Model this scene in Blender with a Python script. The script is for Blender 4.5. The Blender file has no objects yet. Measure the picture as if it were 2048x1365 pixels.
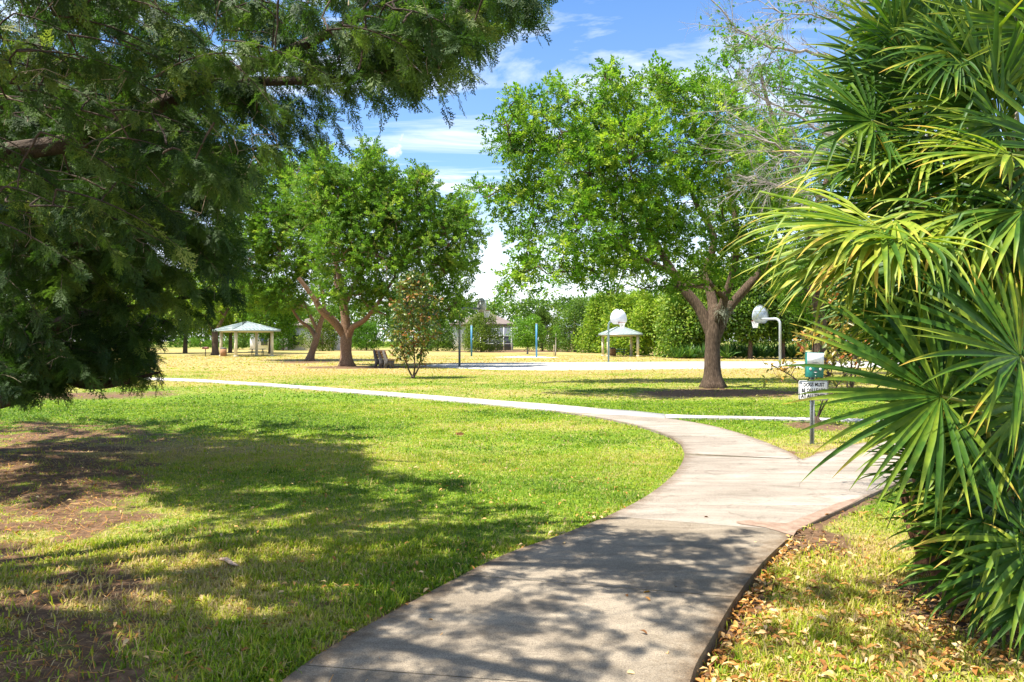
import bpy, math, random
import numpy as np
from mathutils import Vector
random.seed(7)
rng = np.random.default_rng(11)
SC = bpy.context.scene
COL = SC.collection
F = 1450.0; CX = 1024.0; CY = 683.0; EYE = 1.7
R = math.radians

# ------------------------------------------------------------------ mapping
def gp(px, py, z=0.0):
    """pixel of a ground point -> world x, y"""
    Y = F * (EYE - z) / (py - CY)
    return ((px - CX) / F * Y, Y)
def wp(px, py, Z):
    return np.array([(px - CX) / F * Z, Z, EYE - (py - CY) / F * Z])
def Zg(py): return F * EYE / (py - CY)
def proj(P):
    P = np.asarray(P, float)
    y = np.where(P[..., 1] > .05, P[..., 1], .05)
    px = CX + F * P[..., 0] / y; py = CY - F * (P[..., 2] - EYE) / y
    return px, py, P[..., 1] > .3
SUN_EL, SUN_AZ = R(64), R(22)      # azimuth: from the left, slightly behind the camera
S = np.array([-math.cos(SUN_EL) * math.cos(SUN_AZ), -math.cos(SUN_EL) * math.sin(SUN_AZ), math.sin(SUN_EL)])

# ------------------------------------------------------------------ noise
def _h(ix, iy, s):
    n = (ix.astype(np.int64) * 374761393 + iy.astype(np.int64) * 668265263 + s * 974711) & 0x7fffffff
    n = ((n ^ (n >> 13)) * 1274126177) & 0x7fffffff
    return ((n ^ (n >> 16)) & 0xffff) / 65535.0
def vnoise(x, y, s=0):
    ix = np.floor(x); iy = np.floor(y); fx = x - ix; fy = y - iy
    fx = fx * fx * (3 - 2 * fx); fy = fy * fy * (3 - 2 * fy)
    a = _h(ix, iy, s); b = _h(ix + 1, iy, s); c = _h(ix, iy + 1, s); d = _h(ix + 1, iy + 1, s)
    return (a * (1 - fx) + b * fx) * (1 - fy) + (c * (1 - fx) + d * fx) * fy
def fbm(x, y, s=0, o=4):
    t = 0; a = .5
    for k in range(o):
        t = t + a * vnoise(x * 2 ** k, y * 2 ** k, s + k * 17); a *= .5
    return t / (1 - .5 ** o)
def sstep(a, b, x):
    t = np.clip((x - a) / (b - a), 0, 1); return t * t * (3 - 2 * t)
def inpoly(x, y, poly):
    x = np.asarray(x); y = np.asarray(y); r = np.zeros(x.shape, bool)
    n = len(poly)
    for i in range(n):
        x0, y0 = poly[i]; x1, y1 = poly[(i + 1) % n]
        if y0 == y1: continue
        c = ((y0 > y) != (y1 > y)) & (x < (x1 - x0) * (y - y0) / (y1 - y0) + x0)
        r ^= c
    return r
def polydist(x, y, pts):
    d = np.full(np.shape(x), 1e9)
    for (x0, y0), (x1, y1) in zip(pts[:-1], pts[1:]):
        dx, dy = x1 - x0, y1 - y0; L = dx * dx + dy * dy + 1e-12
        t = np.clip(((x - x0) * dx + (y - y0) * dy) / L, 0, 1)
        d = np.minimum(d, np.hypot(x - x0 - t * dx, y - y0 - t * dy))
    return d

# ------------------------------------------------------------------ materials
def new_mat(name):
    m = bpy.data.materials.new(name); m.use_nodes = True
    nt = m.node_tree; nt.nodes.clear()
    out = nt.nodes.new('ShaderNodeOutputMaterial')
    return m, nt, out
def nd(nt, t, **kw):
    n = nt.nodes.new(t)
    for k, v in kw.items():
        if k in n.inputs: n.inputs[k].default_value = v
        else: setattr(n, k, v)
    return n
def ramp(nt, stops, fac=None):
    r = nt.nodes.new('ShaderNodeValToRGB'); e = r.color_ramp.elements
    while len(e) > 1: e.remove(e[-1])
    e[0].position = stops[0][0]; e[0].color = (*stops[0][1], 1)
    for p, c in stops[1:]:
        q = e.new(p); q.color = (*c, 1)
    if fac is not None: nt.links.new(fac, r.inputs[0])
    return r
def mixc(nt, fac, a, b, mode='MIX'):
    m = nt.nodes.new('ShaderNodeMix'); m.data_type = 'RGBA'; m.blend_type = mode
    for s, v in ((m.inputs[0], fac), (m.inputs[6], a), (m.inputs[7], b)):
        if isinstance(v, (int, float)): s.default_value = v
        elif isinstance(v, tuple): s.default_value = (*v, 1)
        else: nt.links.new(v, s)
    return m.outputs[2]
def noise(nt, scale, detail=4, rough=.6, vec=None, dist=0):
    n = nd(nt, 'ShaderNodeTexNoise'); n.inputs['Scale'].default_value = scale
    n.inputs['Detail'].default_value = detail; n.inputs['Roughness'].default_value = rough
    n.inputs['Distortion'].default_value = dist
    if vec is not None: nt.links.new(vec, n.inputs['Vector'])
    return n
def leaf_mat(name, stops, trans=.35, rough=.55, spec=.3, tmul=(1.1, 1.35, .6), ns=1.2):
    m, nt, out = new_mat(name)
    a = nd(nt, 'ShaderNodeAttribute', attribute_name='tint')
    tc = nd(nt, 'ShaderNodeTexCoord')
    n = noise(nt, ns, 2, .5, tc.outputs['Object'])
    ad = nd(nt, 'ShaderNodeMath', operation='MULTIPLY_ADD'); nt.links.new(n.outputs[0], ad.inputs[0])
    ad.inputs[1].default_value = .5; nt.links.new(a.outputs['Fac'], ad.inputs[2])
    ad2 = nd(nt, 'ShaderNodeMath', operation='SUBTRACT'); nt.links.new(ad.outputs[0], ad2.inputs[0]); ad2.inputs[1].default_value = .25
    r = ramp(nt, stops, ad2.outputs[0])
    p = nd(nt, 'ShaderNodeBsdfPrincipled'); nt.links.new(r.outputs[0], p.inputs['Base Color'])
    p.inputs['Roughness'].default_value = rough; p.inputs['Specular IOR Level'].default_value = spec
    t = nd(nt, 'ShaderNodeBsdfTranslucent')
    c2 = mixc(nt, 1.0, r.outputs[0], tmul, 'MULTIPLY'); nt.links.new(c2, t.inputs[0])
    mx = nd(nt, 'ShaderNodeMixShader'); mx.inputs[0].default_value = trans
    nt.links.new(p.outputs[0], mx.inputs[1]); nt.links.new(t.outputs[0], mx.inputs[2])
    nt.links.new(mx.outputs[0], out.inputs[0])
    return m
def surf_mat(name, c1, c2, scale=8, rough=.8, bump=.3, bscale=None, metal=0, stretch=None, c3=None, spec=.3):
    m, nt, out = new_mat(name)
    tc = nd(nt, 'ShaderNodeTexCoord'); vec = tc.outputs['Object']
    if stretch:
        mp = nd(nt, 'ShaderNodeMapping'); mp.inputs['Scale'].default_value = stretch
        nt.links.new(vec, mp.inputs[0]); vec = mp.outputs[0]
    n = noise(nt, scale, 5, .65, vec)
    st = [(.3, c1), (.7, c2)] if c3 is None else [(.3, c1), (.52, c2), (.72, c3)]
    r = ramp(nt, st, n.outputs[0])
    p = nd(nt, 'ShaderNodeBsdfPrincipled'); nt.links.new(r.outputs[0], p.inputs['Base Color'])
    p.inputs['Roughness'].default_value = rough; p.inputs['Metallic'].default_value = metal
    p.inputs['Specular IOR Level'].default_value = spec
    if bump:
        n2 = noise(nt, bscale or scale * 3, 4, .7, vec)
        b = nd(nt, 'ShaderNodeBump'); b.inputs['Strength'].default_value = bump; b.inputs['Distance'].default_value = .05
        nt.links.new(n2.outputs[0], b.inputs['Height']); nt.links.new(b.outputs[0], p.inputs['Normal'])
    nt.links.new(p.outputs[0], out.inputs[0])
    return m

M = {}
M['oak'] = leaf_mat('oak_leaf', [(0, (.032, .085, .010)), (.38, (.090, .19, .016)), (.68, (.19, .31, .026)), (1, (.38, .44, .05))], .45, .6, .22)
M['grove'] = leaf_mat('grove_leaf', [(0, (.036, .085, .014)), (.4, (.095, .185, .022)), (.72, (.18, .29, .036)), (1, (.35, .40, .07))], .45, .65, .15)
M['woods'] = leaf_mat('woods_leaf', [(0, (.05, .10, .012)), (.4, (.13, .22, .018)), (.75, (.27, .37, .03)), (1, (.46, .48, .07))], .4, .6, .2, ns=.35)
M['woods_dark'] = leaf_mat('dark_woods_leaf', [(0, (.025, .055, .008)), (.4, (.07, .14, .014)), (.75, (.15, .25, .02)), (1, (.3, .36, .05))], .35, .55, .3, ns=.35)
M['cedar'] = leaf_mat('cedar_leaf', [(0, (.035, .065, .010)), (.5, (.09, .15, .016)), (1, (.24, .30, .04))], .25, .7, .1, ns=.6)
M['bright'] = leaf_mat('bright_leaf', [(0, (.035, .10, .01)), (.5, (.10, .21, .016)), (1, (.22, .36, .035))], .4, .6, .2)
M['juniper'] = leaf_mat('juniper_leaf', [(0, (.018, .044, .010)), (.45, (.055, .105, .020)), (.8, (.15, .21, .038)), (1, (.32, .33, .08))], .38, .6, .25, ns=.8)
M['magnolia'] = leaf_mat('magnolia_leaf', [(0, (.02, .06, .01)), (.4, (.06, .12, .015)), (.6, (.22, .24, .03)), (.8, (.30, .15, .03)), (1, (.28, .09, .02))], .2, .35, .6, ns=2.0)
M['rusty'] = leaf_mat('rusty_leaf', [(0, (.06, .09, .015)), (.45, (.22, .2, .03)), (.75, (.36, .2, .03)), (1, (.36, .10, .02))], .25, .4, .5, ns=2.0)
M['sprig'] = leaf_mat('sprig_leaf', [(0, (.05, .14, .01)), (.6, (.14, .28, .02)), (1, (.34, .40, .03))], .45, .5, .3)
M['palm'] = leaf_mat('palm_leaf', [(0, (.015, .050, .006)), (.35, (.055, .135, .012)), (.6, (.19, .27, .02)), (.85, (.42, .43, .05)), (1, (.55, .36, .06))], .34, .5, .3, tmul=(1.2, 1.3, .5), ns=16)
M['palm_dry'] = leaf_mat('dry_palm_leaf', [(0, (.10, .06, .025)), (.5, (.24, .15, .07)), (1, (.40, .28, .14))], .2, .7, .2)
M['grass'] = leaf_mat('grass_blade', [(0, (.05, .12, .006)), (.25, (.15, .25, .008)), (.45, (.30, .38, .012)), (.62, (.42, .41, .05)), (.8, (.45, .325, .13)), (1, (.52, .38, .21))], .35, .55, .25, tmul=(1.15, 1.2, .5), ns=.5)
M['under'] = leaf_mat('undergrowth_leaf', [(0, (.015, .05, .008)), (.5, (.05, .13, .015)), (1, (.2, .3, .03))], .3, .5, .4, ns=.5)
M['litter'] = leaf_mat('fallen_leaf', [(0, (.14, .06, .02)), (.35, (.36, .15, .035)), (.65, (.55, .28, .07)), (1, (.62, .46, .24))], .15, .6, .2)
M['bark'] = surf_mat('oak_bark', (.035, .024, .016), (.12, .08, .052), 5, .95, 1.0, 14, stretch=(6, 6, 1.2), c3=(.24, .17, .12))
M['bark_warm'] = surf_mat('warm_bark', (.09, .05, .028), (.25, .15, .09), 6, .95, .9, 14, stretch=(4, 4, 1.5), c3=(.36, .25, .16))
M['bark_jun'] = surf_mat('juniper_bark', (.030, .022, .016), (.12, .085, .06), 8, .95, .8, 20)
M['twig_jun'] = surf_mat('juniper_dead_twig', (.16, .12, .08), (.34, .27, .18), 8, .95, 0)
M['bark_pale'] = surf_mat('pale_twig_bark', (.24, .21, .18), (.46, .41, .36), 9, .9, .2)
M['fibre'] = surf_mat('palm_fibre', (.10, .045, .02), (.34, .17, .08), 14, .95, .9, 30, stretch=(3, 3, .6))
M['stem'] = surf_mat('palm_stem', (.16, .20, .04), (.30, .30, .07), 6, .5, 0)
M['stem_dry'] = surf_mat('dry_palm_stem', (.22, .12, .06), (.42, .27, .16), 6, .8, 0)
M['galv'] = surf_mat('galvanised_steel', (.34, .37, .38), (.50, .54, .55), 20, .5, .05, metal=.35)
M['pole'] = surf_mat('painted_pole', (.16, .24, .23), (.28, .36, .35), 9, .5, .05, metal=.2)
M['pole_dark'] = surf_mat('weathered_pole', (.10, .13, .12), (.20, .23, .21), 9, .6, .05, metal=.2)
M['board'] = surf_mat('backboard_white', (.74, .76, .78), (.82, .84, .85), 4, .4, 0)
M['board_back'] = surf_mat('backboard_grey', (.42, .50, .56), (.56, .63, .68), 4, .5, 0, metal=.3)
M['rim'] = surf_mat('rim_metal', (.20, .07, .05), (.32, .12, .08), 9, .5, 0)
M['dark_metal'] = surf_mat('dark_metal', (.05, .05, .05), (.10, .10, .10), 9, .5, 0)
M['net'] = surf_mat('net_cord', (.70, .70, .70), (.82, .82, .82), 9, .8, 0)
M['blue'] = surf_mat('blue_paint', (.04, .17, .32), (.07, .24, .40), 9, .4, 0)
M['beige'] = surf_mat('beige_post', (.62, .55, .38), (.72, .65, .47), 4, .7, 0)
M['roof_green'] = surf_mat('green_metal_roof', (.25, .30, .28), (.35, .40, .38), 2, .35, 0, metal=.15)
M['table_green'] = surf_mat('green_coated_metal', (.02, .07, .06), (.04, .12, .09), 6, .5, 0)
M['wood'] = surf_mat('bench_wood', (.08, .035, .015), (.20, .10, .04), 6, .8, .2, stretch=(1, 8, 8))
M['bin_wood'] = surf_mat('bin_slats', (.30, .15, .07), (.45, .25, .13), 6, .8, .1)
M['concrete_grey'] = surf_mat('bench_concrete', (.07, .062, .058), (.14, .13, .12), 12, .95, .5)
M['wall_white'] = surf_mat('house_stucco', (.66, .64, .60), (.76, .74, .70), 5, .9, .1)
M['roof_brown'] = surf_mat('house_shingle', (.13, .10, .085), (.22, .175, .15), 3, .9, .2)
M['roof_grey'] = surf_mat('pale_roof', (.42, .47, .53), (.55, .60, .66), 3, .8, .1)
M['glass'] = surf_mat('dark_window', (.04, .05, .07), (.08, .10, .13), 2, .15, 0, spec=.6)
M['screen'] = surf_mat('dark_screen', (.05, .055, .07), (.09, .095, .11), 20, .6, 0)
M['sign_white'] = surf_mat('sign_face', (.62, .61, .57), (.80, .80, .77), 9, .35, 0)
M['sign_black'] = surf_mat('sign_black', (.015, .015, .015), (.03, .03, .03), 5, .5, 0)
M['disp_green'] = surf_mat('dispenser_green', (.012, .12, .10), (.035, .23, .19), 14, .35, 0)
M['paper'] = surf_mat('dispenser_notice', (.66, .70, .72), (.84, .86, .86), 22, .5, 0)
M['plank'] = surf_mat('stake_wood', (.35, .27, .17), (.5, .4, .27), 6, .9, 0)
M['orange'] = surf_mat('orange_mesh', (.75, .15, .04), (.85, .22, .06), 6, .8, 0)
M['sand'] = surf_mat('court_sand', (.60, .54, .44), (.78, .72, .60), 3, .95, .3)
M['bark_chip'] = surf_mat('bark_chip', (.45, .28, .18), (.68, .5, .36), 20, .9, .4)
M['moss'] = surf_mat('hanging_moss', (.22, .24, .17), (.36, .38, .28), 12, .95, 0)

# ground
def ground_mat():
    m, nt, out = new_mat('lawn_ground')
    g = nd(nt, 'ShaderNodeNewGeometry'); pos = g.outputs['Position']
    dry = nd(nt, 'ShaderNodeAttribute', attribute_name='dry').outputs['Fac']
    bare = nd(nt, 'ShaderNodeAttribute', attribute_name='bare').outputs['Fac']
    n1 = noise(nt, 2.2, 6, .7, pos); n2 = noise(nt, 30, 4, .75, pos); n3 = noise(nt, .45, 4, .6, pos)
    n4 = noise(nt, 9, 4, .8, pos)
    green = ramp(nt, [(.3, (.030, .062, .008)), (.48, (.105, .18, .014)), (.6, (.20, .28, .025)), (.75, (.34, .33, .08))], n2.outputs[0])
    tan = ramp(nt, [(.3, (.16, .13, .04)), (.48, (.33, .255, .09)), (.7, (.47, .35, .17))], n2.outputs[0])
    soil = ramp(nt, [(.28, (.045, .026, .015)), (.48, (.135, .080, .045)), (.62, (.20, .12, .068)), (.78, (.32, .21, .13))], n4.outputs[0])
    s = nd(nt, 'ShaderNodeMath', operation='ADD'); nt.links.new(dry, s.inputs[0])
    sc = nd(nt, 'ShaderNodeMath', operation='MULTIPLY_ADD'); nt.links.new(n1.outputs[0], sc.inputs[0]); sc.inputs[1].default_value = 1.5; sc.inputs[2].default_value = -.75
    nt.links.new(sc.outputs[0], s.inputs[1])
    df = ramp(nt, [(.25, (0, 0, 0)), (.8, (1, 1, 1))], s.outputs[0])
    c = mixc(nt, df.outputs[0], green.outputs[0], tan.outputs[0])
    s2 = nd(nt, 'ShaderNodeMath', operation='ADD'); nt.links.new(bare, s2.inputs[0])
    sc2 = nd(nt, 'ShaderNodeMath', operation='MULTIPLY_ADD'); nt.links.new(n4.outputs[0], sc2.inputs[0]); sc2.inputs[1].default_value = 1.0; sc2.inputs[2].default_value = -.5
    nt.links.new(sc2.outputs[0], s2.inputs[1])
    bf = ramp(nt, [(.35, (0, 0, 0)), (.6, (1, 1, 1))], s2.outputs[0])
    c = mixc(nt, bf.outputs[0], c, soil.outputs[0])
    p = nd(nt, 'ShaderNodeBsdfPrincipled'); nt.links.new(c, p.inputs['Base Color'])
    p.inputs['Roughness'].default_value = .95; p.inputs['Specular IOR Level'].default_value = .1
    b = nd(nt, 'ShaderNodeBump'); b.inputs['Strength'].default_value = .7; b.inputs['Distance'].default_value = .04
    nt.links.new(n2.outputs[0], b.inputs['Height']); nt.links.new(b.outputs[0], p.inputs['Normal'])
    nt.links.new(p.outputs[0], out.inputs[0])
    return m
M['ground'] = ground_mat()
def concrete_mat(name, lo, mid, hi, fleck=.35):
    m, nt, out = new_mat(name)
    g = nd(nt, 'ShaderNodeNewGeometry'); pos = g.outputs['Position']
    mp = nd(nt, 'ShaderNodeMapping'); mp.inputs['Scale'].default_value = (.55, 2.2, 1); nt.links.new(pos, mp.inputs[0])
    n1 = noise(nt, 1.6, 6, .7, mp.outputs[0], .6); n2 = noise(nt, 130, 3, .8, pos); n3 = noise(nt, .6, 3, .5, pos)
    c = ramp(nt, [(.28, lo), (.5, mid), (.7, hi)], n1.outputs[0]).outputs[0]
    f = ramp(nt, [(.33, (.45, .43, .41)), (.5, (.92, .92, .92)), (.68, (1.35, 1.3, 1.2))], n2.outputs[0])
    c = mixc(nt, fleck, c, mixc(nt, 1.0, c, f.outputs[0], 'MULTIPLY'))
    ed = nd(nt, 'ShaderNodeAttribute', attribute_name='tint').outputs['Fac']; n4 = noise(nt, 5, 5, .75, pos)
    em = nd(nt, 'ShaderNodeMath', operation='MULTIPLY_ADD'); nt.links.new(n4.outputs[0], em.inputs[0]); em.inputs[1].default_value = 1.6; em.inputs[2].default_value = -1.25
    ea = nd(nt, 'ShaderNodeMath', operation='ADD'); nt.links.new(em.outputs[0], ea.inputs[0]); nt.links.new(ed, ea.inputs[1])
    er = ramp(nt, [(.0, (0, 0, 0)), (.55, (.8, .8, .8))], ea.outputs[0])
    c = mixc(nt, er.outputs[0], c, mixc(nt, 1.0, c, (.52, .42, .33), 'MULTIPLY'))
    n5 = noise(nt, 2.6, 7, .8, pos, 1.2); st = ramp(nt, [(.36, (.70, .68, .66)), (.46, (1, 1, 1)), (.62, (1, 1, 1)), (.72, (1.12, 1.1, 1.06))], n5.outputs[0]); c = mixc(nt, .8, c, mixc(nt, 1.0, c, st.outputs[0], 'MULTIPLY'))
    vo = nd(nt, 'ShaderNodeTexVoronoi', feature='DISTANCE_TO_EDGE'); vo.inputs['Scale'].default_value = .55; wv = mixc(nt, .12, pos, n4.outputs[1]); nt.links.new(wv, vo.inputs['Vector'])
    ck = ramp(nt, [(0, (.35, .32, .28)), (.0035, (1, 1, 1))], vo.outputs['Distance']); gm = ramp(nt, [(.52, (0, 0, 0)), (.56, (1, 1, 1))], n3.outputs[0]); c = mixc(nt, gm.outputs[0], c, mixc(nt, 1.0, c, ck.outputs[0], 'MULTIPLY'))
    d = ramp(nt, [(.35, (.78, .77, .75)), (.6, (1, 1, 1))], n3.outputs[0])
    c = mixc(nt, 1.0, c, d.outputs[0], 'MULTIPLY')
    p = nd(nt, 'ShaderNodeBsdfPrincipled'); nt.links.new(c, p.inputs['Base Color'])
    p.inputs['Roughness'].default_value = .9; p.inputs['Specular IOR Level'].default_value = .2
    b = nd(nt, 'ShaderNodeBump'); b.inputs['Strength'].default_value = .35; b.inputs['Distance'].default_value = .01
    nt.links.new(n2.outputs[0], b.inputs['Height']); nt.links.new(b.outputs[0], p.inputs['Normal'])
    nt.links.new(p.outputs[0], out.inputs[0])
    return m
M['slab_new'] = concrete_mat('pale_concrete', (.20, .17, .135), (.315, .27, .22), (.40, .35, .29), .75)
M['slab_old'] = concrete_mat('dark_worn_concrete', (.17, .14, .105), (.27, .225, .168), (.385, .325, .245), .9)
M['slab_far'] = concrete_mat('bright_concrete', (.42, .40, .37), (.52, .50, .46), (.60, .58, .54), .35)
M['mud'] = surf_mat('mud', (.20, .125, .085), (.34, .24, .175), 9, .95, .5)

# ------------------------------------------------------------------ mesh helpers
def mesh_obj(name, V, faces, mat, parent=None, attrs=None, smooth=False, loc=None):
    """faces: list of int arrays (m,k)"""
    V = np.asarray(V, np.float32)
    if loc is not None: V = V - np.asarray(loc, np.float32)
    me = bpy.data.meshes.new(name)
    me.vertices.add(len(V)); me.vertices.foreach_set('co', V.ravel())
    faces = [np.asarray(f, np.int32) for f in faces if len(f)]
    li = np.concatenate([f.ravel() for f in faces]); cnt = np.concatenate([np.full(len(f), f.shape[1], np.int32) for f in faces])
    st = np.concatenate([[0], np.cumsum(cnt)[:-1]]).astype(np.int32)
    me.loops.add(len(li)); me.loops.foreach_set('vertex_index', li)
    me.polygons.add(len(cnt)); me.polygons.foreach_set('loop_start', st)
    try: me.polygons.foreach_set('loop_total', cnt)
    except Exception: pass
    if smooth: me.polygons.foreach_set('use_smooth', np.ones(len(cnt), bool))
    me.update(calc_edges=True)
    if attrs:
        for k, v in attrs.items():
            a = me.attributes.new(k, 'FLOAT', 'POINT'); a.data.foreach_set('value', np.asarray(v, np.float32))
    me.materials.append(mat)
    o = bpy.data.objects.new(name, me); COL.objects.link(o)
    if parent is not None: o.parent = parent
    if loc is not None: o.location = loc
    return o
class B:
    """collects shapes into one mesh; coordinates local to its thing"""
    def __init__(s): s.V = []; s.F = {}; s.n = 0; s.T = []
    def add(s, V, Fs, t=0.5):
        V = np.asarray(V, float); s.V.append(V)
        for f in Fs:
            f = np.asarray(f, int)
            if len(f): s.F.setdefault(f.shape[1], []).append(f + s.n)
        s.T.append(np.full(len(V), t) if np.isscalar(t) else np.asarray(t)); s.n += len(V)
    def box(s, c, d, rz=0, ry=0, rx=0, bev=0):
        x, y, z = [k / 2 for k in d]
        V = np.array([[a * x, b * y, e * z] for a in (-1, 1) for b in (-1, 1) for e in (-1, 1)])
        V = V @ rotm(rx, ry, rz).T + np.array(c)
        s.add(V, [np.array([[0, 1, 3, 2], [4, 6, 7, 5], [0, 4, 5, 1], [2, 3, 7, 6], [0, 2, 6, 4], [1, 5, 7, 3]])])
    def tube(s, P, r, n=8, cap=True, t=.5):
        V, Fs = tube(P, r, n, cap); s.add(V, Fs, t)
    def prism(s, pts, y0, y1):
        """outline in x,z extruded along y"""
        n = len(pts); V = [(x, y0, z) for x, z in pts] + [(x, y1, z) for x, z in pts]
        s.add(V, [np.array([[i, (i + 1) % n, n + (i + 1) % n, n + i] for i in range(n)])])
        s.F.setdefault(n, []).append(np.array([list(range(n))[::-1]]) + s.n - 2 * n)
        s.F.setdefault(n, []).append(np.array([list(range(n, 2 * n))]) + s.n - 2 * n)
    def build(s, name, mat, parent=None, smooth=False, loc=None):
        return mesh_obj(name, np.concatenate(s.V), [np.concatenate(v) for v in s.F.values()], mat, parent,
                        {'tint': np.concatenate(s.T)}, smooth, loc)
def rotm(rx, ry, rz):
    cx, sx, cy, sy, cz, sz = math.cos(rx), math.sin(rx), math.cos(ry), math.sin(ry), math.cos(rz), math.sin(rz)
    return np.array([[cz, -sz, 0], [sz, cz, 0], [0, 0, 1]]) @ np.array([[cy, 0, sy], [0, 1, 0], [-sy, 0, cy]]) @ np.array([[1, 0, 0], [0, cx, -sx], [0, sx, cx]])
def tube(P, r, n=8, cap=True):
    P = np.asarray(P, float); k = len(P); r = np.broadcast_to(np.asarray(r, float), (k,))
    T = np.gradient(P, axis=0); T /= np.linalg.norm(T, axis=1)[:, None] + 1e-9
    ref = np.array([0, 0, 1.]) if abs(T[0, 2]) < .9 else np.array([0, 1., 0])
    V = []; a = np.arange(n) * 2 * np.pi / n
    u = np.cross(T[0], ref); u /= np.linalg.norm(u)
    for i in range(k):
        u = u - T[i] * np.dot(u, T[i]); u /= np.linalg.norm(u) + 1e-9; v = np.cross(T[i], u)
        V.append(P[i] + r[i] * (np.cos(a)[:, None] * u + np.sin(a)[:, None] * v))
    V = np.concatenate(V); i = np.arange(k - 1)[:, None] * n; j = np.arange(n)[None]
    q = np.stack([i + j, i + (j + 1) % n, i + n + (j + 1) % n, i + n + j], -1).reshape(-1, 4)
    Fs = [q]
    if cap and n > 2:
        Fs.append(np.array([np.arange(n)[::-1], (k - 1) * n + np.arange(n)]))
    return V, Fs
def curve(A, Bp, n=5, sag=0.0, wob=0.0):
    A = np.asarray(A, float); Bp = np.asarray(Bp, float); t = np.linspace(0, 1, n)[:, None]
    P = A * (1 - t) + Bp * t; P[:, 2] += (4 * t * (1 - t) * sag)[:, 0]
    if wob: P[1:-1] += rng.normal(0, wob, (n - 2, 3))
    return P
def spline(P, m=4):
    P = np.asarray(P, float); out = []
    Q = np.vstack([2 * P[0] - P[1], P, 2 * P[-1] - P[-2]])
    for i in range(1, len(Q) - 2):
        p0, p1, p2, p3 = Q[i - 1], Q[i], Q[i + 1], Q[i + 2]
        for t in np.linspace(0, 1, m, endpoint=False):
            out.append(.5 * ((2 * p1) + (-p0 + p2) * t + (2 * p0 - 5 * p1 + 4 * p2 - p3) * t * t + (-p0 + 3 * p1 - 3 * p2 + p3) * t ** 3))
    out.append(Q[-2]); return np.array(out)
def inst(tV, tF, P, Rm, Sc, tint):
    """many copies of a template inside one mesh"""
    n, k = len(P), len(tV); Sc = np.asarray(Sc, float)
    if Sc.ndim == 1: Sc = Sc[:, None]
    V = np.einsum('nij,nkj->nki', Rm, tV[None] * (Sc[:, None, :] if Sc.shape[1] == 3 else Sc[:, :, None])) + P[:, None, :]
    Fs = [(f[None] + (np.arange(n) * k)[:, None, None]).reshape(-1, f.shape[1]) for f in tF]
    return V.reshape(-1, 3), Fs, np.repeat(tint, k)
def frames(Z, X=None):
    """rotation matrices with local z along Z and random (or given) x"""
    n = len(Z); Z = Z / (np.linalg.norm(Z, axis=1)[:, None] + 1e-9)
    if X is None: X = rng.normal(size=(n, 3))
    X = X - Z * (X * Z).sum(1)[:, None]; X /= np.linalg.norm(X, axis=1)[:, None] + 1e-9
    Y = np.cross(Z, X); return np.stack([X, Y, Z], -1)
def rdir(n, bias=(0, 0, 0)):
    v = rng.normal(size=(n, 3)); v /= np.linalg.norm(v, axis=1)[:, None]
    v = v + np.array(bias); return v / (np.linalg.norm(v, axis=1)[:, None] + 1e-9)
# leaf: rhombus folded along x
LEAF_V = np.array([[0, 0, 0], [.45, .26, .07], [1, 0, 0], [.45, -.26, .07]]); LEAF_F = [np.array([[0, 2, 1], [0, 3, 2]])]
BIG_V = np.array([[0, 0, 0], [.25, .16, .05], [.6, .2, .04], [1, 0, -.12], [.6, -.2, .04], [.25, -.16, .05], [.55, 0, -.02]])
BIG_F = [np.array([[0, 6, 1], [1, 6, 2], [2, 6, 3], [0, 5, 6], [5, 4, 6], [4, 3, 6]])]
def sprig_template(n=9, seed=5):
    r_ = random.Random(seed); V = []; Fc = []
    def leaf(p, d, L, w):
        d = np.array(d) / np.linalg.norm(d); up = np.array([r_.uniform(-.3, .3), r_.uniform(-.3, .3), 1.]); s_ = np.cross(up, d); s_ /= np.linalg.norm(s_); u = np.cross(d, s_); k = len(V); p = np.array(p)
        V.extend([p, p + d * L * .5 + s_ * w + u * w * .3, p + d * L - u * L * .08, p + d * L * .5 - s_ * w + u * w * .3]); Fc.append((k, k + 2, k + 1)); Fc.append((k, k + 3, k + 2))
    for i in range(n):
        t = .12 + .8 * i / n; a = i * 2.4; leaf((t, .03 * math.sin(t * 5), 0), (.65, math.cos(a) * .8, math.sin(a) * .55 + .1), r_.uniform(.30, .42), r_.uniform(.075, .10))
    for k in range(3): leaf((.9, 0, 0), (1, r_.uniform(-.6, .6), r_.uniform(-.4, .5)), r_.uniform(.3, .4), .085)
    k = len(V); V.extend([(0, -.006, 0), (0, .006, 0), (.95, 0, 0)]); Fc.append((k, k + 1, k + 2))
    return np.array(V), [np.array(Fc)]
SGV, SGF = sprig_template()
def empty(name, loc, label, cat, group=None, kind=None):
    o = bpy.data.objects.new(name, None); COL.objects.link(o); o.location = loc; o.empty_display_size = .3
    return tag(o, label, cat, group, kind)
def tag(o, label=None, cat=None, group=None, kind=None):
    if label: o['label'] = label
    if cat: o['category'] = cat
    if group: o['group'] = group
    if kind: o['kind'] = kind
    return o
bpy_mesh = mesh_obj

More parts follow.
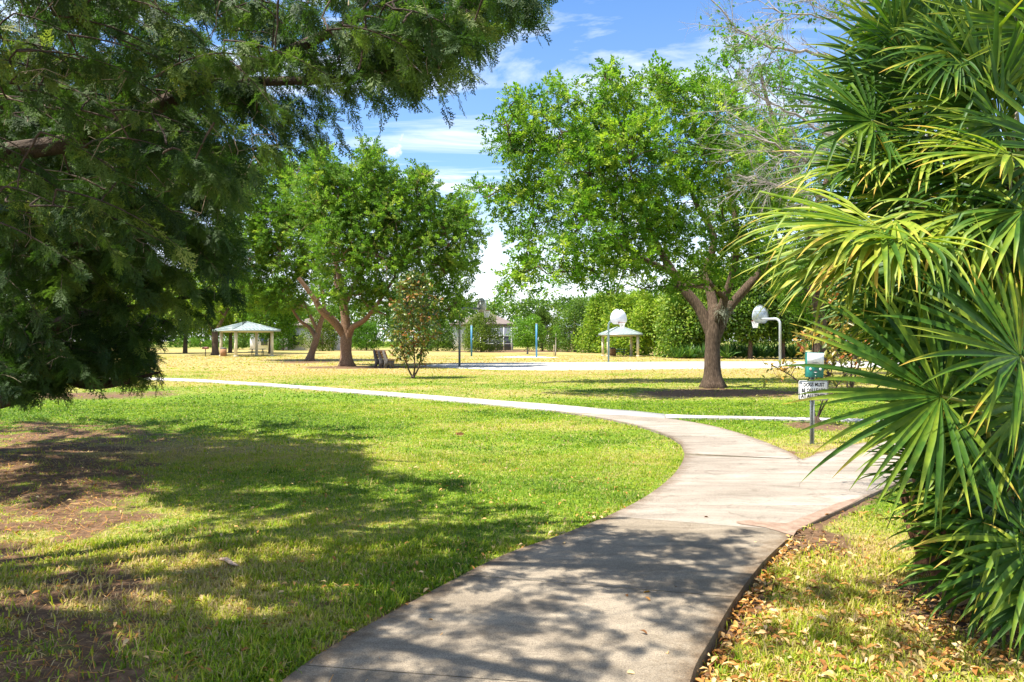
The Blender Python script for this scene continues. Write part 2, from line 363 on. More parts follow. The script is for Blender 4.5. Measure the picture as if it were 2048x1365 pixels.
# ================================================================== GROUND ZONES
LE = [(420, 1520), (570, 1365), (700, 1278), (830, 1206), (1000, 1118), (1120, 1075), (1215, 1037), (1290, 998), (1345, 955), (1368, 918), (1362, 892), (1330, 872), (1270, 853), (1200, 838), (1100, 823), (1000, 813.5), (850, 799), (700, 787), (550, 774.5), (400, 765), (300, 761), (150, 757), (-100, 753), (-500, 749)]
RE = [(1370, 1560), (1382, 1365), (1425, 1280), (1470, 1203), (1530, 1125), (1592, 1068)]
RB = [(1592, 1068), (1650, 1038), (1700, 1015), (1760, 985), (1850, 955), (2000, 925), (2300, 905)]      # lower edge of the side branch
UB = [(1604, 922), (1650, 905), (1700, 893), (1760, 884), (1830, 877), (1950, 868), (2300, 852)]          # upper edge of the side branch
NO = [(1604, 922), (1570, 903), (1520, 883), (1470, 866), (1420, 853), (1370, 844), (1330, 838.5)]         # notch edge
TL = [(1330, 838.5), (1400, 838.5), (1480, 839.5), (1550, 841), (1650, 843.5), (1750, 846), (1900, 850), (2300, 858)]
TU = [(1330, 830.5), (1400, 833), (1480, 834.5), (1550, 836), (1650, 838), (1750, 840.5), (1900, 844), (2300, 851)]
MU = [(1330, 830.5), (1270, 824), (1200, 819), (1100, 810), (1000, 803), (850, 791), (700, 780), (550, 769), (400, 760), (300, 756.5), (150, 753), (-100, 749.5), (-500, 746)]
g2 = lambda L: [gp(*p) for p in L]
LEw, REw, RBw, UBw, NOw, TLw, TUw, MUw = map(g2, (LE, RE, RB, UB, NO, TL, TU, MU))
near_tail = [(gp(*RE[0])[0] - .05, .6)]
PATHPOLY = [(LEw[0][0] + .1, .6)] + LEw + MUw[::-1] + TUw[1:] + TLw[::-1] + NOw[::-1][1:] + UBw[1:] + RBw[::-1] + REw[::-1] + near_tail
COURT = g2([(835, 733), (919, 737.5), (1000, 740.5), (1100, 741.5), (1250, 740), (1560, 736.5), (1800, 735.5), (2100, 735), (2100, 723.5), (1800, 723.5), (1400, 724.3), (1200, 725.5), (1000, 727), (900, 728.5)])
def ell(x, y, px, py, rx, ry):
    c = gp(px, py); return np.exp(-(((x - c[0]) / rx) ** 2 + ((y - c[1]) / ry) ** 2) ** 1.5)
def zones(x, y):
    n = fbm(x * .6, y * .6, 3); n2 = fbm(x * .16, y * .35, 9); n3 = fbm(x * 2.2, y * 2.2, 21)
    dry = np.interp(y, [0, 6, 9, 13, 16, 20, 25, 30, 38, 50, 70, 140, 200], [.50, .50, .48, .38, .30, .38, .50, .56, .76, .84, .78, .80, .5])
    dry = dry + (n2 - .5) * .9 + (n - .5) * .5
    # lush green patch in front of the conifer and along the far path
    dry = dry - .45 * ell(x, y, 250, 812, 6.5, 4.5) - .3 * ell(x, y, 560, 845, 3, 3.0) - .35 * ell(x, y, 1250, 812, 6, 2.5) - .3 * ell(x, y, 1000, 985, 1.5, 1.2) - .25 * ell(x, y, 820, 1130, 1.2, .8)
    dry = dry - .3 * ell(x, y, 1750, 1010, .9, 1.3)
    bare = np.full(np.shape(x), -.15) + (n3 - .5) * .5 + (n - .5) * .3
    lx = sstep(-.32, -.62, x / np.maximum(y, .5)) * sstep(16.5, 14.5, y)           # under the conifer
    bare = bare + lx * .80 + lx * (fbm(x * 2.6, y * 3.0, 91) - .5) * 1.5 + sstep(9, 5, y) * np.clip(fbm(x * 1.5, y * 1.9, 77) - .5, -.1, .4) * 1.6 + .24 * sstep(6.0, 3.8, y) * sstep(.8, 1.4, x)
    bare = bare + .30 * sstep(5.6, 3.2, y) * sstep(.2, -.2, x)
    for px, py, rx, ry, a in ((1427, 783, 2.6, 2.4, .75), (1510, 787, 3.2, 1.8, .55), (1330, 790, 1.8, 1.6, .4), (693, 735, 4.2, 3.5, .9), (800, 735, 3.2, 2.5, .7), (618, 724, 4, 6, .9), (825, 758, 1.3, 1.2, .5), (1632, 852, 1.0, 1.0, .9),
                              (1625, 890, .5, .45, .6), (1590, 905, .7, .25, .6), (1600, 1080, .45, .35, .9), (2000, 1230, .7, .5, .6), (1950, 1130, .8, .8, .5), (200, 791, 3, 2.6, .85), (1110, 703, 12, 14, .9), (960, 704, 9, 12, .8), (700, 701, 30, 8, .8), (1030, 714, 3.5, 3, -.5)):
        bare = bare + a * ell(x, y, px, py, rx, ry)
    for (poly, w, a) in ((REw + RBw[1:4], .17, .8), (LEw[1:9], .06, .5), (NOw, .1, .5), (UBw[:4], .1, .4), (LEw[9:20], .1, .15)):
        bare = bare + a * np.exp(-(polydist(x, y, poly) / w) ** 2)
    return np.clip(dry, 0, 1), np.clip(bare, 0, 1)
def gh(x, y):
    d = polydist(x, y, REw)
    left = inpoly(x, y, PATHPOLY)
    e = np.exp(-(d / .45) ** 2) * .055 * sstep(8.5, 6.5, y)
    e = e * (1 - np.clip(1.3 * ell(x, y, 1625, 1072, .75, .7), 0, 1)) - .022 * ell(x, y, 1625, 1072, .6, .6)
    return -e + (fbm(x * .8, y * .8, 5) - .5) * .03 * sstep(.1, .6, polydist(x, y, PATHPOLY))

# ground sheet
ys = np.concatenate([np.arange(-12, 2.4, .6), np.arange(2.4, 9, .06), np.arange(9, 20, .12), np.arange(20, 60, .5), np.arange(60, 200, 4), np.geomspace(205, 4000, 16)])
xc = np.concatenate([np.arange(0, 7, .07), np.arange(7, 16, .2), np.arange(16, 60, 1.2), np.geomspace(62, 4000, 18)])
xs = np.concatenate([-xc[:0:-1], xc])
GX, GY = np.meshgrid(xs, ys); gx, gy = GX.ravel(), GY.ravel()
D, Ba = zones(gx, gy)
gz = np.where((gy > 2) & (gy < 25) & (abs(gx) < 16), gh(gx, gy), 0) - .012
gz = np.where(inpoly(gx, gy, PATHPOLY), np.minimum(gz, -.02), gz)
nx, ny = len(xs), len(ys); ii = (np.arange(ny - 1)[:, None] * nx + np.arange(nx - 1)[None]).ravel()
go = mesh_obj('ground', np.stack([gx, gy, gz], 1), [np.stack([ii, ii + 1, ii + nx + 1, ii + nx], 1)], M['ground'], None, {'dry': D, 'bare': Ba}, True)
tag(go, kind='structure')

# ------------------------------------------------------------------ paths
def resamp(P, n):
    P = np.asarray(P, float); d = np.concatenate([[0], np.cumsum(np.hypot(*np.diff(P, axis=0).T))])
    t = np.linspace(0, d[-1], n); return np.stack([np.interp(t, d, P[:, 0]), np.interp(t, d, P[:, 1])], 1)
def smooth2(P): return spline(np.c_[np.array(P), np.zeros(len(P))], 5)[:, :2]
def slab(b, poly, z0=-.09, z1=.018):
    ar = sum(p[0] * q[1] - q[0] * p[1] for p, q in zip(poly, list(poly[1:]) + [poly[0]]))
    if ar < 0: poly = list(poly)[::-1]
    n = len(poly); V = [(x, y, z0) for x, y in poly] + [(x, y, z1) for x, y in poly]
    b.add(V, [np.array([[i, (i + 1) % n, n + (i + 1) % n, n + i] for i in range(n)])])
    tris = poly_tri(poly); b.T[-1][:] = 0
    b.F.setdefault(3, []).append(np.array(tris) + b.n - n)
def poly_tri(poly):
    from mathutils.geometry import tessellate_polygon
    out = []
    for t in tessellate_polygon([[Vector((x, y, 0)) for x, y in poly]]):
        a, b_, c = [poly[i] for i in t]
        out.append(list(t) if (b_[0] - a[0]) * (c[1] - a[1]) - (b_[1] - a[1]) * (c[0] - a[0]) > 0 else list(t)[::-1])
    return out
def gridslab(b, Ls, Rs, lb=True, rb=True, nc=14, z0=-.09, z1=.018, ew=.22):
    Ls = np.asarray(Ls); Rs = np.asarray(Rs); m_ = len(Ls); us = np.linspace(0, 1, nc); V = []; T = []
    for l, r in zip(Ls, Rs):
        wd = np.linalg.norm(r - l)
        for u in us:
            p = l + (r - l) * u; dd = min(u * wd if lb else 9, (1 - u) * wd if rb else 9); V.append((p[0], p[1], z1)); T.append(math.exp(-dd / ew))
    i = (np.arange(m_ - 1)[:, None] * nc + np.arange(nc - 1)[None]).ravel(); b.add(V, [np.stack([i, i + 1, i + nc + 1, i + nc], 1)], np.array(T))
    ring = [tuple(p) for p in Rs] + [tuple(p) for p in Ls[::-1]]; n = len(ring); V = [(x, y, z0) for x, y in ring] + [(x, y, z1 - .0015) for x, y in ring]
    b.add(V, [np.array([[i, (i + 1) % n, n + (i + 1) % n, n + i] for i in range(n)])], .6)
def strip(Lp, Rp, joints, mat, name, label=None, gap=.008, sub=26):
    """slabs between paired stations of two edges with open joints"""
    b = B()
    for a, c in zip(joints[:-1], joints[1:]):
        la = resamp_range(Lp, a, c, sub); ra = resamp_range(Rp, a, c, sub)
        dl = (la[-1] - la[0]); k = np.linalg.norm(dl) + 1e-9
        la[0] += dl / k * gap; ra[0] += dl / k * gap
        gridslab(b, la, ra)
    o = b.build(name, mat); tag(o, kind='structure'); return o
def resamp_range(P, a, c, n):
    P = np.asarray(P); d = np.concatenate([[0], np.cumsum(np.hypot(*np.diff(P, axis=0).T))]); d /= d[-1]
    t = np.linspace(a, c, n); return np.stack([np.interp(t, d, P[:, 0]), np.interp(t, d, P[:, 1])], 1)
Lw = smooth2([(LEw[0][0] + .12, .8)] + LEw[:7]); Rw = smooth2([(REw[0][0] - .03, .8)] + REw)
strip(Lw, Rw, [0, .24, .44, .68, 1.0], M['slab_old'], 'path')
# junction slab group (pale): left edge from the joint on, right side the notch
b = B()
lA = smooth2(LEw[6:15]); rA = smooth2([REw[-1], (np.array(REw[-1]) * .45 + np.array(NOw[0]) * .55).tolist(), NOw[0]] )
lA_ = resamp(lA, 60); nS = smooth2(NOw)
seg1_r = resamp([REw[-1], NOw[0]], 12); seg2_r = resamp(nS, 30)
cut = 22
def quadslab(Ls, Rs, rb=True, n=16):
    gridslab(b, resamp(Ls, n), resamp(Rs, n), True, rb)
l1 = lA_[:cut]; l2 = lA_[cut:]
for i, (a, c) in enumerate(((0, .5), (.5, 1))):
    A1 = resamp_range(l1, a, c, 8); R1 = resamp_range(seg1_r, a, c, 5); A1[0] += (0, .008); R1[0] += (0, .008); quadslab(A1, R1, False)
for i, (a, c) in enumerate(((0, .25), (.25, .5), (.5, .75), (.75, 1))):
    A1 = resamp_range(l2, a, c, 8); R1 = resamp_range(seg2_r, a, c, 6); A1[0] += (0, .01); R1[0] += (0, .01); quadslab(A1, R1)
tag(b.build('path', M['slab_new']), kind='structure')
endL = lA_[-1]
# far run
fl = smooth2([tuple(endL)] + LEw[15:]); fr = smooth2([NOw[-1]] + MUw[1:])
b = B()
slab(b, [NOw[-1], tuple(endL)] + [MUw[2], MUw[1], MUw[0]])
fl2 = resamp([tuple(endL)] + [tuple(p) for p in LEw[15:]], 200); fr2 = resamp([MUw[2]] + MUw[3:], 200)
jt = np.linspace(0, 1, 40)
for a, c in zip(jt[:-1], jt[1:]):
    A1 = resamp_range(fl2, a, c, 5); R1 = resamp_range(fr2, a, c, 5)
    A1[0, 0] -= .02; R1[0, 0] -= .02; quadslab(A1, R1, True, 5)
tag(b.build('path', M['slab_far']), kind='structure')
# side branch and thin path
b = B(); gridslab(b, resamp(smooth2(UBw), 60), resamp(smooth2(RBw), 60)); tag(b.build('path', M['slab_new']), kind='structure')
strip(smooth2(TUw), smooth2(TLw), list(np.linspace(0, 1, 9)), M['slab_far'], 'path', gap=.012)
b = B(); slab(b, COURT, -.1, .025); tag(b.build('court', M['slab_far']), kind='structure')
def blob(name, pts, z, mat, wob=.05, seed=1):
    P = resamp(list(pts) + [pts[0]], 90)[:-1]; c = P.mean(0)
    k = 1 + (fbm(P[:, 0] * 4 + seed, P[:, 1] * 4, seed) - .5) * wob * 8
    P = c + (P - c) * k[:, None]
    b = B(); b.add(np.c_[P, np.full(len(P), z)], []); b.F[3] = [np.array(poly_tri([tuple(p) for p in P]))]
    return b.build(name, mat)
tag(blob('mud', g2([(1587, 1077), (1566, 1071), (1530, 1060), (1500, 1056), (1476, 1053), (1472, 1048), (1500, 1045.5), (1540, 1050), (1575, 1052), (1605, 1040), (1640, 1026), (1672, 1012), (1700, 1004), (1722, 1001), (1700, 1014), (1650, 1037), (1594, 1066)]), .0225, M['mud'], .004), kind='structure')
tag(blob('sand', g2([(985, 715.5), (1040, 713), (1080, 714), (1120, 715.5), (1100, 717), (1040, 716.2)]), .004, M['sand'], .03, 4), kind='structure')

# ------------------------------------------------------------------ grass blades
def scatter(n, z0, z1, side=.82):
    """points on the ground in front of the camera, uniform on the ground"""
    Y = np.sqrt(rng.uniform(z0 ** 2, z1 ** 2, n)); X = rng.uniform(-side, side, n) * Y
    return X, Y
def grass_layer(n, z0, z1, hlo, hhi, w, seg):
    X, Y = scatter(n, z0, z1)
    # clump a little
    X = X + (fbm(X * 9, Y * 9, 31) - .5) * .12; Y = Y + (fbm(X * 9 + 40, Y * 9, 33) - .5) * .12
    dry, bare = zones(X, Y); k = ~inpoly(X, Y, PATHPOLY) & ~inpoly(X, Y, COURT)
    ch = fbm(X * 5, Y * 5, 44)
    keep = k & (rng.random(n) > np.clip((bare - .03) * 1.4, 0, .94)) & (rng.random(n) < .45 + ch * 1.1)
    d_edge = polydist(X, Y, LEw[:20]);
    X, Y, dry, bare = X[keep], Y[keep], dry[keep], bare[keep]; n = len(X)
    tuft = sstep(.5, .74, fbm(X * 2.3, Y * 2.3, 55))
    h = rng.uniform(hlo, hhi, n) * (1 + tuft * .8)
    a = rng.uniform(0, 2 * np.pi, n); lean = rng.uniform(.4, 1.65, n)
    dx, dy = np.cos(a), np.sin(a); z = np.where((Y < 25) & (abs(X) < 16), gh(X, Y), 0) - .012
    z = np.maximum(z, -.08)
    tint = np.clip(.34 + (dry - .35) * 1.0 + rng.normal(0, .15, n) + (fbm(X * 3, Y * 3, 66) - .5) * .5 - tuft * .1, .02, 1)
    tint = np.where(rng.random(n) < .06 + dry * .12, rng.uniform(.8, 1, n), tint)
    P0 = np.stack([X, Y, z], 1); side = np.stack([-dy, dx, np.zeros(n)], 1) * w * rng.uniform(.6, 1.3, n)[:, None] * .5
    up = np.array([0, 0, 1.])
    out = np.stack([dx, dy, np.zeros(n)], 1)
    if seg == 1:
        tip = P0 + up * (h * np.cos(lean * .8))[:, None] + out * (h * np.sin(lean * .8))[:, None]
        V = np.stack([P0 - side, P0 + side, tip], 1).reshape(-1, 3); Fc = [np.arange(3 * n).reshape(n, 3)]; k = 3
    else:
        mid = P0 + up * (h * .6 * np.cos(lean * .5))[:, None] + out * (h * .6 * np.sin(lean * .5))[:, None]
        tip = mid + up * (h * .45 * np.cos(lean * 1.3))[:, None] + out * (h * .45 * np.sin(lean * 1.3))[:, None]
        V = np.stack([P0 - side, P0 + side, mid - side * .8, mid + side * .8, tip], 1).reshape(-1, 3); i = np.arange(n)[:, None] * 5; k = 5
        Fc = [i + np.array([[0, 1, 3, 2]]), i + np.array([[2, 3, 4]])]
    return V, Fc, np.repeat(tint, k)
def merge_build(parts, name, mat, parent=None, loc=None):
    V = []; Fd = {}; T = []; n = 0
    for v, fs, t in parts:
        V.append(v); T.append(t)
        for f in fs:
            if len(f): Fd.setdefault(f.shape[1], []).append(f + n)
        n += len(v)
    return mesh_obj(name, np.concatenate(V), [np.concatenate(x) for x in Fd.values()], mat, parent, {'tint': np.concatenate(T)}, False, loc)
GL = [grass_layer(190000, 3.0, 6.2, .02, .062, .0075, 2), grass_layer(220000, 6.2, 11, .015, .045, .010, 1),
      grass_layer(190000, 11, 20, .015, .045, .020, 1), grass_layer(120000, 20, 42, .02, .05, .05, 1), grass_layer(50000, 42, 85, .03, .07, .14, 1)]
o = merge_build(GL, 'grass', M['grass']); tag(o, 'short coarse park lawn with green and straw patches', 'grass', kind='stuff')
# broad weed leaves
X, Y = scatter(52000, 4, 21); dr, ba = zones(X, Y)
wd = np.clip(.55 - dr, 0, 1) * 1.6 + .1; k = (~inpoly(X, Y, PATHPOLY)) & (rng.random(len(X)) < wd) & (ba < .35)
X, Y, dr = X[k], Y[k], dr[k]; n = len(X)
v = inst(BIG_V, BIG_F, np.stack([X, Y, rng.uniform(0, .045, n)], 1), frames(rdir(n, (0, 0, 1.6))), rng.uniform(.018, .038, n) * np.clip(Y / 9, 1, 1.8), np.clip(.22 + dr * .4 + rng.normal(0, .1, n), 0, .6))
tag(merge_build([v], 'ground_cover', M['grass']), 'broad leaved weeds mixed into the lawn', 'ground cover', kind='stuff')
# fallen leaves
def litter(n, fn, s0, s1, tl=0, th=1):
    X, Y = fn(n); k = ~inpoly(X, Y, PATHPOLY) | (rng.random(len(X)) < .012); k &= (ell(X, Y, 1640, 1060, .7, .6) < .3) | (rng.random(len(X)) < .15); X, Y = X[k], Y[k]; n = len(X)
    z = np.where(inpoly(X, Y, PATHPOLY), .022, gh(X, Y) + rng.uniform(.0, .035, n))
    return inst(BIG_V, BIG_F, np.stack([X, Y, z], 1), frames(rdir(n, (0, 0, 1.9))), np.stack([rng.uniform(s0, s1, n)] * 2 + [rng.uniform(s0, s1, n) * 2.2], 1), rng.uniform(tl, th, n))
def f_right(n):
    X = rng.uniform(.6, 3.8, n); Y = rng.uniform(2.9, 7.2, n)
    w = np.exp(-polydist(X, Y, REw) / .22) + .35 * sstep(5.4, 3.6, Y) + .06 + .4 * np.exp(-(((X - 3.0) / .6) ** 2 + ((Y - 4.4) / .5) ** 2)); k = rng.random(n) < w; return X[k], Y[k]
def f_left(n):
    Y = np.sqrt(rng.uniform(2.9 ** 2, 10 ** 2, n)); X = rng.uniform(-.82, .25, n) * Y
    w = .10 + .5 * np.exp(-polydist(X, Y, LEw[:8]) / .25) * sstep(8, 5, Y) + .18 * sstep(6, 3.5, Y); k = rng.random(n) < w; return X[k], Y[k]
L = [litter(13000, f_right, .035, .075), litter(7000, f_left, .025, .065, .2, 1)]
tag(merge_build(L, 'fallen_leaves', M['litter']), 'orange and tan fallen leaves scattered in the grass', 'leaf litter', kind='stuff')
# conifer needles and twigs on the soil at the left
n = 34000; Y = np.sqrt(rng.uniform(3 ** 2, 16 ** 2, n)); X = rng.uniform(-.85, -.1, n) * Y; dr, ba = zones(X, Y); k = rng.random(n) < ba; X, Y = X[k], Y[k]; n = len(X)
tV = np.array([[0, -.02, 0], [0, .02, 0], [1, .015, .03], [1, -.015, .03]])
v = inst(tV, [np.array([[0, 1, 2, 3]])], np.stack([X, Y, gh(X, Y) + .004], 1), frames(rdir(n, (0, 0, 3))), rng.uniform(.04, .13, n), rng.uniform(0, .9, n))
tag(merge_build([v], 'needle_litter', M['litter']), 'reddish dead needles and twigs under the conifers', 'needle litter', kind='stuff')
# bark piece and single leaves that stand out
def bark_piece(px, py, L, w, ang, label, mat, nm='bark_piece', cat='bark'):
    x, y = gp(px, py); b = B(); P = np.array([[-L / 2, 0, .03], [-L * .2, .01, .042], [L * .2, -.008, .036], [L / 2, .004, .022]])
    c, s_ = math.cos(ang), math.sin(ang); P[:, :2] = P[:, :2] @ np.array([[c, s_], [-s_, c]]); b.tube(P, [w * .35, w * .55, w * .5, w * .2], 6)
    o = b.build(nm, mat); o.location = (x, y, 0); o.scale[2] = .8; tag(o, label, cat)
bark_piece(457, 1131, .24, .035, R(-38), 'pale curled piece of bark lying in the shaded lawn', M['bark_chip'])
x0, y0 = gp(912, 873); v, fs, t = inst(BIG_V, BIG_F, np.array([[0, 0, .03], [.02, -.03, .03]]), frames(np.array([[.1, -.8, .6], [-.5, -.5, .7]]), np.array([[1., 0, .2], [-.4, .2, .6]])), np.array([.16, .09]), np.array([0., .1]))
o = mesh_obj('dead_leaf', v, fs, M['litter'], None, {'tint': t}); o.location = (x0, y0, 0); tag(o, 'dark red brown dead leaf alone on the sunlit lawn', 'leaf')

# ================================================================== TREES
def leaf_cloud(centres, radii, per, size, bias=(0, 0, .35), tV=LEAF_V, tF=LEAF_F, tint=(.5, .22), flat=.8, shell=.35):
    """leaves round every centre"""
    n = len(centres); idx = np.repeat(np.arange(n), per)
    d = rdir(len(idx)); r = (shell + (1 - shell) * rng.random(len(idx)) ** .5)
    P = centres[idx] + d * np.array([1, 1, flat]) * (r * radii[idx])[:, None]
    nz = d * .5 + rdir(len(idx), bias) ; t0 = rng.normal(0, .13, n)
    t = np.clip(tint[0] + t0[idx] + rng.normal(0, tint[1], len(idx)) * .7, 0, 1)
    Xd = d + rdir(len(idx)) * .8
    if tV is SGV: Xd = d + rdir(len(idx), (0, 0, .35)) * .55; nz = rdir(len(idx), (0, -.2, .9))
    return inst(tV, tF, P, frames(nz, Xd), size * rng.uniform(.65, 1.25, len(idx)), t)
def build_skeleton(b, roots, targets, r_tip, wob=.06, pw=.5, n=5):
    """each target joins the nearest node of the growing skeleton; roots: list of (points, radii)"""
    nodes = []; rad = []
    for P, r in roots:
        nodes += list(P); rad += list(np.broadcast_to(r, (len(P),)))
    nodes = np.array(nodes); rad = np.array(rad)
    base = nodes[0]
    order = np.argsort(np.linalg.norm(targets - base, axis=1)) if len(targets) else []
    for i in order:
        t = targets[i]; d = np.linalg.norm(nodes - t, axis=1) + np.maximum(nodes[:, 2] - t[2], 0) * 1.2
        j = int(np.argmin(d)); L = np.linalg.norm(nodes[j] - t)
        if L < 1e-3: continue
        P = curve(nodes[j], t, n, sag=L * .08, wob=wob * L); r0 = min(rad[j] * .7, .02 + L * .035 + r_tip)
        rr = np.linspace(r0, r_tip, n); b.tube(P, rr, 5, False)
        nodes = np.vstack([nodes, P[1:]]); rad = np.concatenate([rad, rr[1:]])
    return nodes, rad
def round_tree(name, label, cat, base, trunk, limbs, clumps, Z, leafm, barkm, leaf, per=60, sub=.42, layers=2, dens=1.0, rr_tr=1, group=None, depth=.75, flare=True, tint=(.5, .22), airy=0, subr=(.75, 1.15)):
    x0, y0 = gp(*base); root = empty(name, (x0, y0, 0), label, cat, group); O = np.array([x0, y0, 0]); m = Z / F
    b = B(); roots = []
    tp = spline([wp(px, py, Z) for px, py, _ in trunk], 4); tr = np.interp(np.linspace(0, 1, len(tp)), np.linspace(0, 1, len(trunk)), [r * m for *_, r in trunk]); tp[0][2] = -.15
    V, Fs = tube(tp, tr, 16)
    ang = np.arctan2(V[:, 1] - y0, V[:, 0] - x0); lump = 1 + .06 * np.sin(ang * 5 + V[:, 2] * 2) + .04 * np.sin(ang * 9 + 2)
    if flare:
        fl = 1 + .8 * np.exp(-np.maximum(V[:, 2], 0) / (tr[0] * .45)) * (.5 + .5 * np.sin(ang * 5 + 1))
        V[:, 0] = x0 + (V[:, 0] - x0) * np.where(V[:, 2] < 1.5, fl, 1); V[:, 1] = y0 + (V[:, 1] - y0) * np.where(V[:, 2] < 1.5, fl, 1)
    b.add(V, Fs); roots.append((tp[len(tp) // 2:], tr[len(tp) // 2:]))
    for pl in limbs:
        dz = pl[0][3] if len(pl[0]) > 3 else 0
        P = np.array([wp(q[0], q[1], Z) + np.array([0, (q[3] if len(q) > 3 else 0), 0]) for q in pl]); P = spline(P, 4)
        r = np.interp(np.linspace(0, 1, len(P)), np.linspace(0, 1, len(pl)), [q[2] * m for q in pl]); b.tube(P, r, 9, False); roots.append((P[2:], r[2:]))
    cx = np.mean([c[0] for c in clumps]); Rx = max(abs(c[0] - cx) + c[2] * .6 for c in clumps) * m
    C = []; CR = []
    for (px, py, rp) in clumps:
        rm = rp * m; off = abs(px - cx) * m; dmax = math.sqrt(max(Rx * Rx - off * off, rm * rm * .3)) * depth
        for l in range(layers):
            dy = rng.uniform(-1, 1) * dmax if layers < 2 else (-.75 + 1.5 * l / (layers - 1) + rng.uniform(-.2, .2)) * dmax
            c = wp(px, py, Z + dy); c = c + rng.normal(0, .08 * rm, 3); C.append(c); CR.append(rm * (1 if l == 0 else .9))
    C = np.array(C); CR = np.array(CR)
    nodes, rad = build_skeleton(b, roots, C, .025)
    SCn = []; SR = []
    for c, r in zip(C, CR):
        n = max(4, int((r / sub) ** 2 * 3.3 * dens)); d = rdir(n, (0, 0, .12)); q = rng.uniform(.45, 1.08, n) ** .6
        SCn.append(c + d * (q * r)[:, None] * np.array([1, 1, .9])); SR.append(sub * rng.uniform(*subr, n))
    SCn = np.concatenate(SCn); SR = np.concatenate(SR)
    # keep inside the height above ground
    k = SCn[:, 2] > .6; SCn, SR = SCn[k], SR[k]
    if airy: k = rng.random(len(SCn)) > airy; SCn, SR = SCn[k], SR[k]
    pick = rng.random(len(SCn)) < .45
    for t in SCn[pick]:
        j = int(np.argmin(np.linalg.norm(nodes - t, axis=1))); L = np.linalg.norm(nodes[j] - t)
        b.tube(curve(nodes[j], t, 4, L * .1, .05 * L), np.linspace(.018 * Z / 27, .006 * Z / 27, 4) + .002, 3, False)
    Vv = np.concatenate(b.V) - O; b.V = [Vv]; tr_o = b.build('trunk', barkm, root, True)
    v, fs, t = leaf_cloud(SCn - O, SR * .8, per, leaf, tint=tint, tV=SGV, tF=SGF, shell=.1)
    mesh_obj('crown', v, fs, leafm, root, {'tint': t})
    return root
# big oak at the right of the lawn
oak = round_tree('oak_tree', 'large oak with forked trunk and bright crown beside the dog sign', 'tree', (1427, 776),
    [(1427, 776, 20), (1425, 740, 16.5), (1425, 695, 14.5), (1427, 668, 16), (1428, 645, 15), (1430, 610, 6)],
    [[(1424, 672, 12), (1403, 620, 11, .2), (1375, 582, 10, .3), (1352, 545, 8.5, .4), (1325, 505, 7, .2), (1300, 460, 5, 0), (1270, 400, 3, -.2)],
     [(1432, 672, 12), (1453, 620, 9, -.2), (1490, 575, 9, -.3), (1530, 530, 7, -.3), (1560, 480, 5, 0)],
     [(1428, 650, 14), (1432, 600, 10, .5), (1425, 540, 8, .8), (1440, 470, 7, .8), (1400, 400, 5, .6), (1370, 330, 3.5, .3)],
     [(1430, 650, 12), (1440, 600, 8, -.6), (1455, 520, 6, -1), (1450, 420, 5, -1), (1420, 320, 3, -1)],
     [(1352, 545, 8, .4), (1300, 530, 5, -.4), (1240, 500, 4, -.8), (1180, 470, 3, -1)]],
    [(1030, 195, 17), (1218, 150, 17), (1312, 152, 18), (1345, 170, 22), (1398, 168, 20), (948, 378, 13), (1015, 300, 30), (1020, 255, 30), (975, 395, 20), (1010, 385, 34), (1040, 300, 48), (1060, 225, 42), (1085, 350, 60), (1065, 430, 58), (1055, 510, 48), (1035, 560, 28), (1010, 590, 14), (1120, 190, 30), (1125, 270, 60), (1075, 190, 20), (1210, 180, 40), (1200, 250, 66), (1160, 350, 70), (1150, 450, 70), (1120, 545, 40), (1185, 540, 44), (1215, 590, 18),
     (1270, 225, 54), (1300, 180, 38), (1260, 330, 75), (1250, 440, 75), (1260, 530, 48), (1340, 200, 44), (1360, 300, 75), (1350, 410, 75), (1330, 500, 56), (1300, 575, 26), (1360, 580, 22), (1430, 220, 60), (1440, 330, 70), (1440, 440, 66), (1420, 530, 48), (1520, 300, 60), (1520, 410, 64), (1510, 510, 50), (1570, 400, 50), (1560, 520, 44)],
    Zg(776), M['oak'], M['bark'], .37, 8, .30, layers=2, dens=.85, airy=.33, tint=(.56, .28), depth=.75, subr=(.8, 1.5))
# ball of dead twigs and moss in the fork
b = B(); c0 = wp(1442, 625, Zg(776)) + np.array([0, -.45, 0])
for i in range(150):
    d = rdir(1)[0]; p = c0 + d * rng.uniform(.05, .35); q = p + rdir(1, (0, 0, -.3))[0] * rng.uniform(.15, .4); b.tube(curve(p, q, 4, .03, .02), [.007, .006, .005, .002], 3, False)
b.V = [np.concatenate(b.V) - np.array(oak.location)]; b.build('hanging_moss', M['moss'], oak)
# leafier tree behind the bare twigs, upper right
round_tree('oak_tree', 'taller leafy tree with yellow green top behind the bare pale branches', 'tree', (1640, 757),
    [(1640, 757, 14), (1640, 650, 11), (1620, 480, 9), (1590, 330, 7)], [[(1590, 330, 6), (1540, 220, 4), (1520, 140, 3)], [(1615, 450, 6), (1680, 300, 5), (1720, 200, 3)]],
    [(1450, 120, 30), (1490, 95, 30), (1540, 90, 30), (1470, 190, 44), (1550, 180, 54), (1620, 200, 50), (1520, 270, 56), (1620, 300, 60), (1700, 280, 54), (1560, 380, 60), (1660, 400, 60), (1600, 480, 60), (1690, 500, 50), (1620, 580, 50), (1750, 380, 60), (1800, 250, 60), (1780, 520, 50)],
    Zg(757), M['bright'], M['bark'], .44, 8, .5, layers=2, dens=.9, airy=.25)
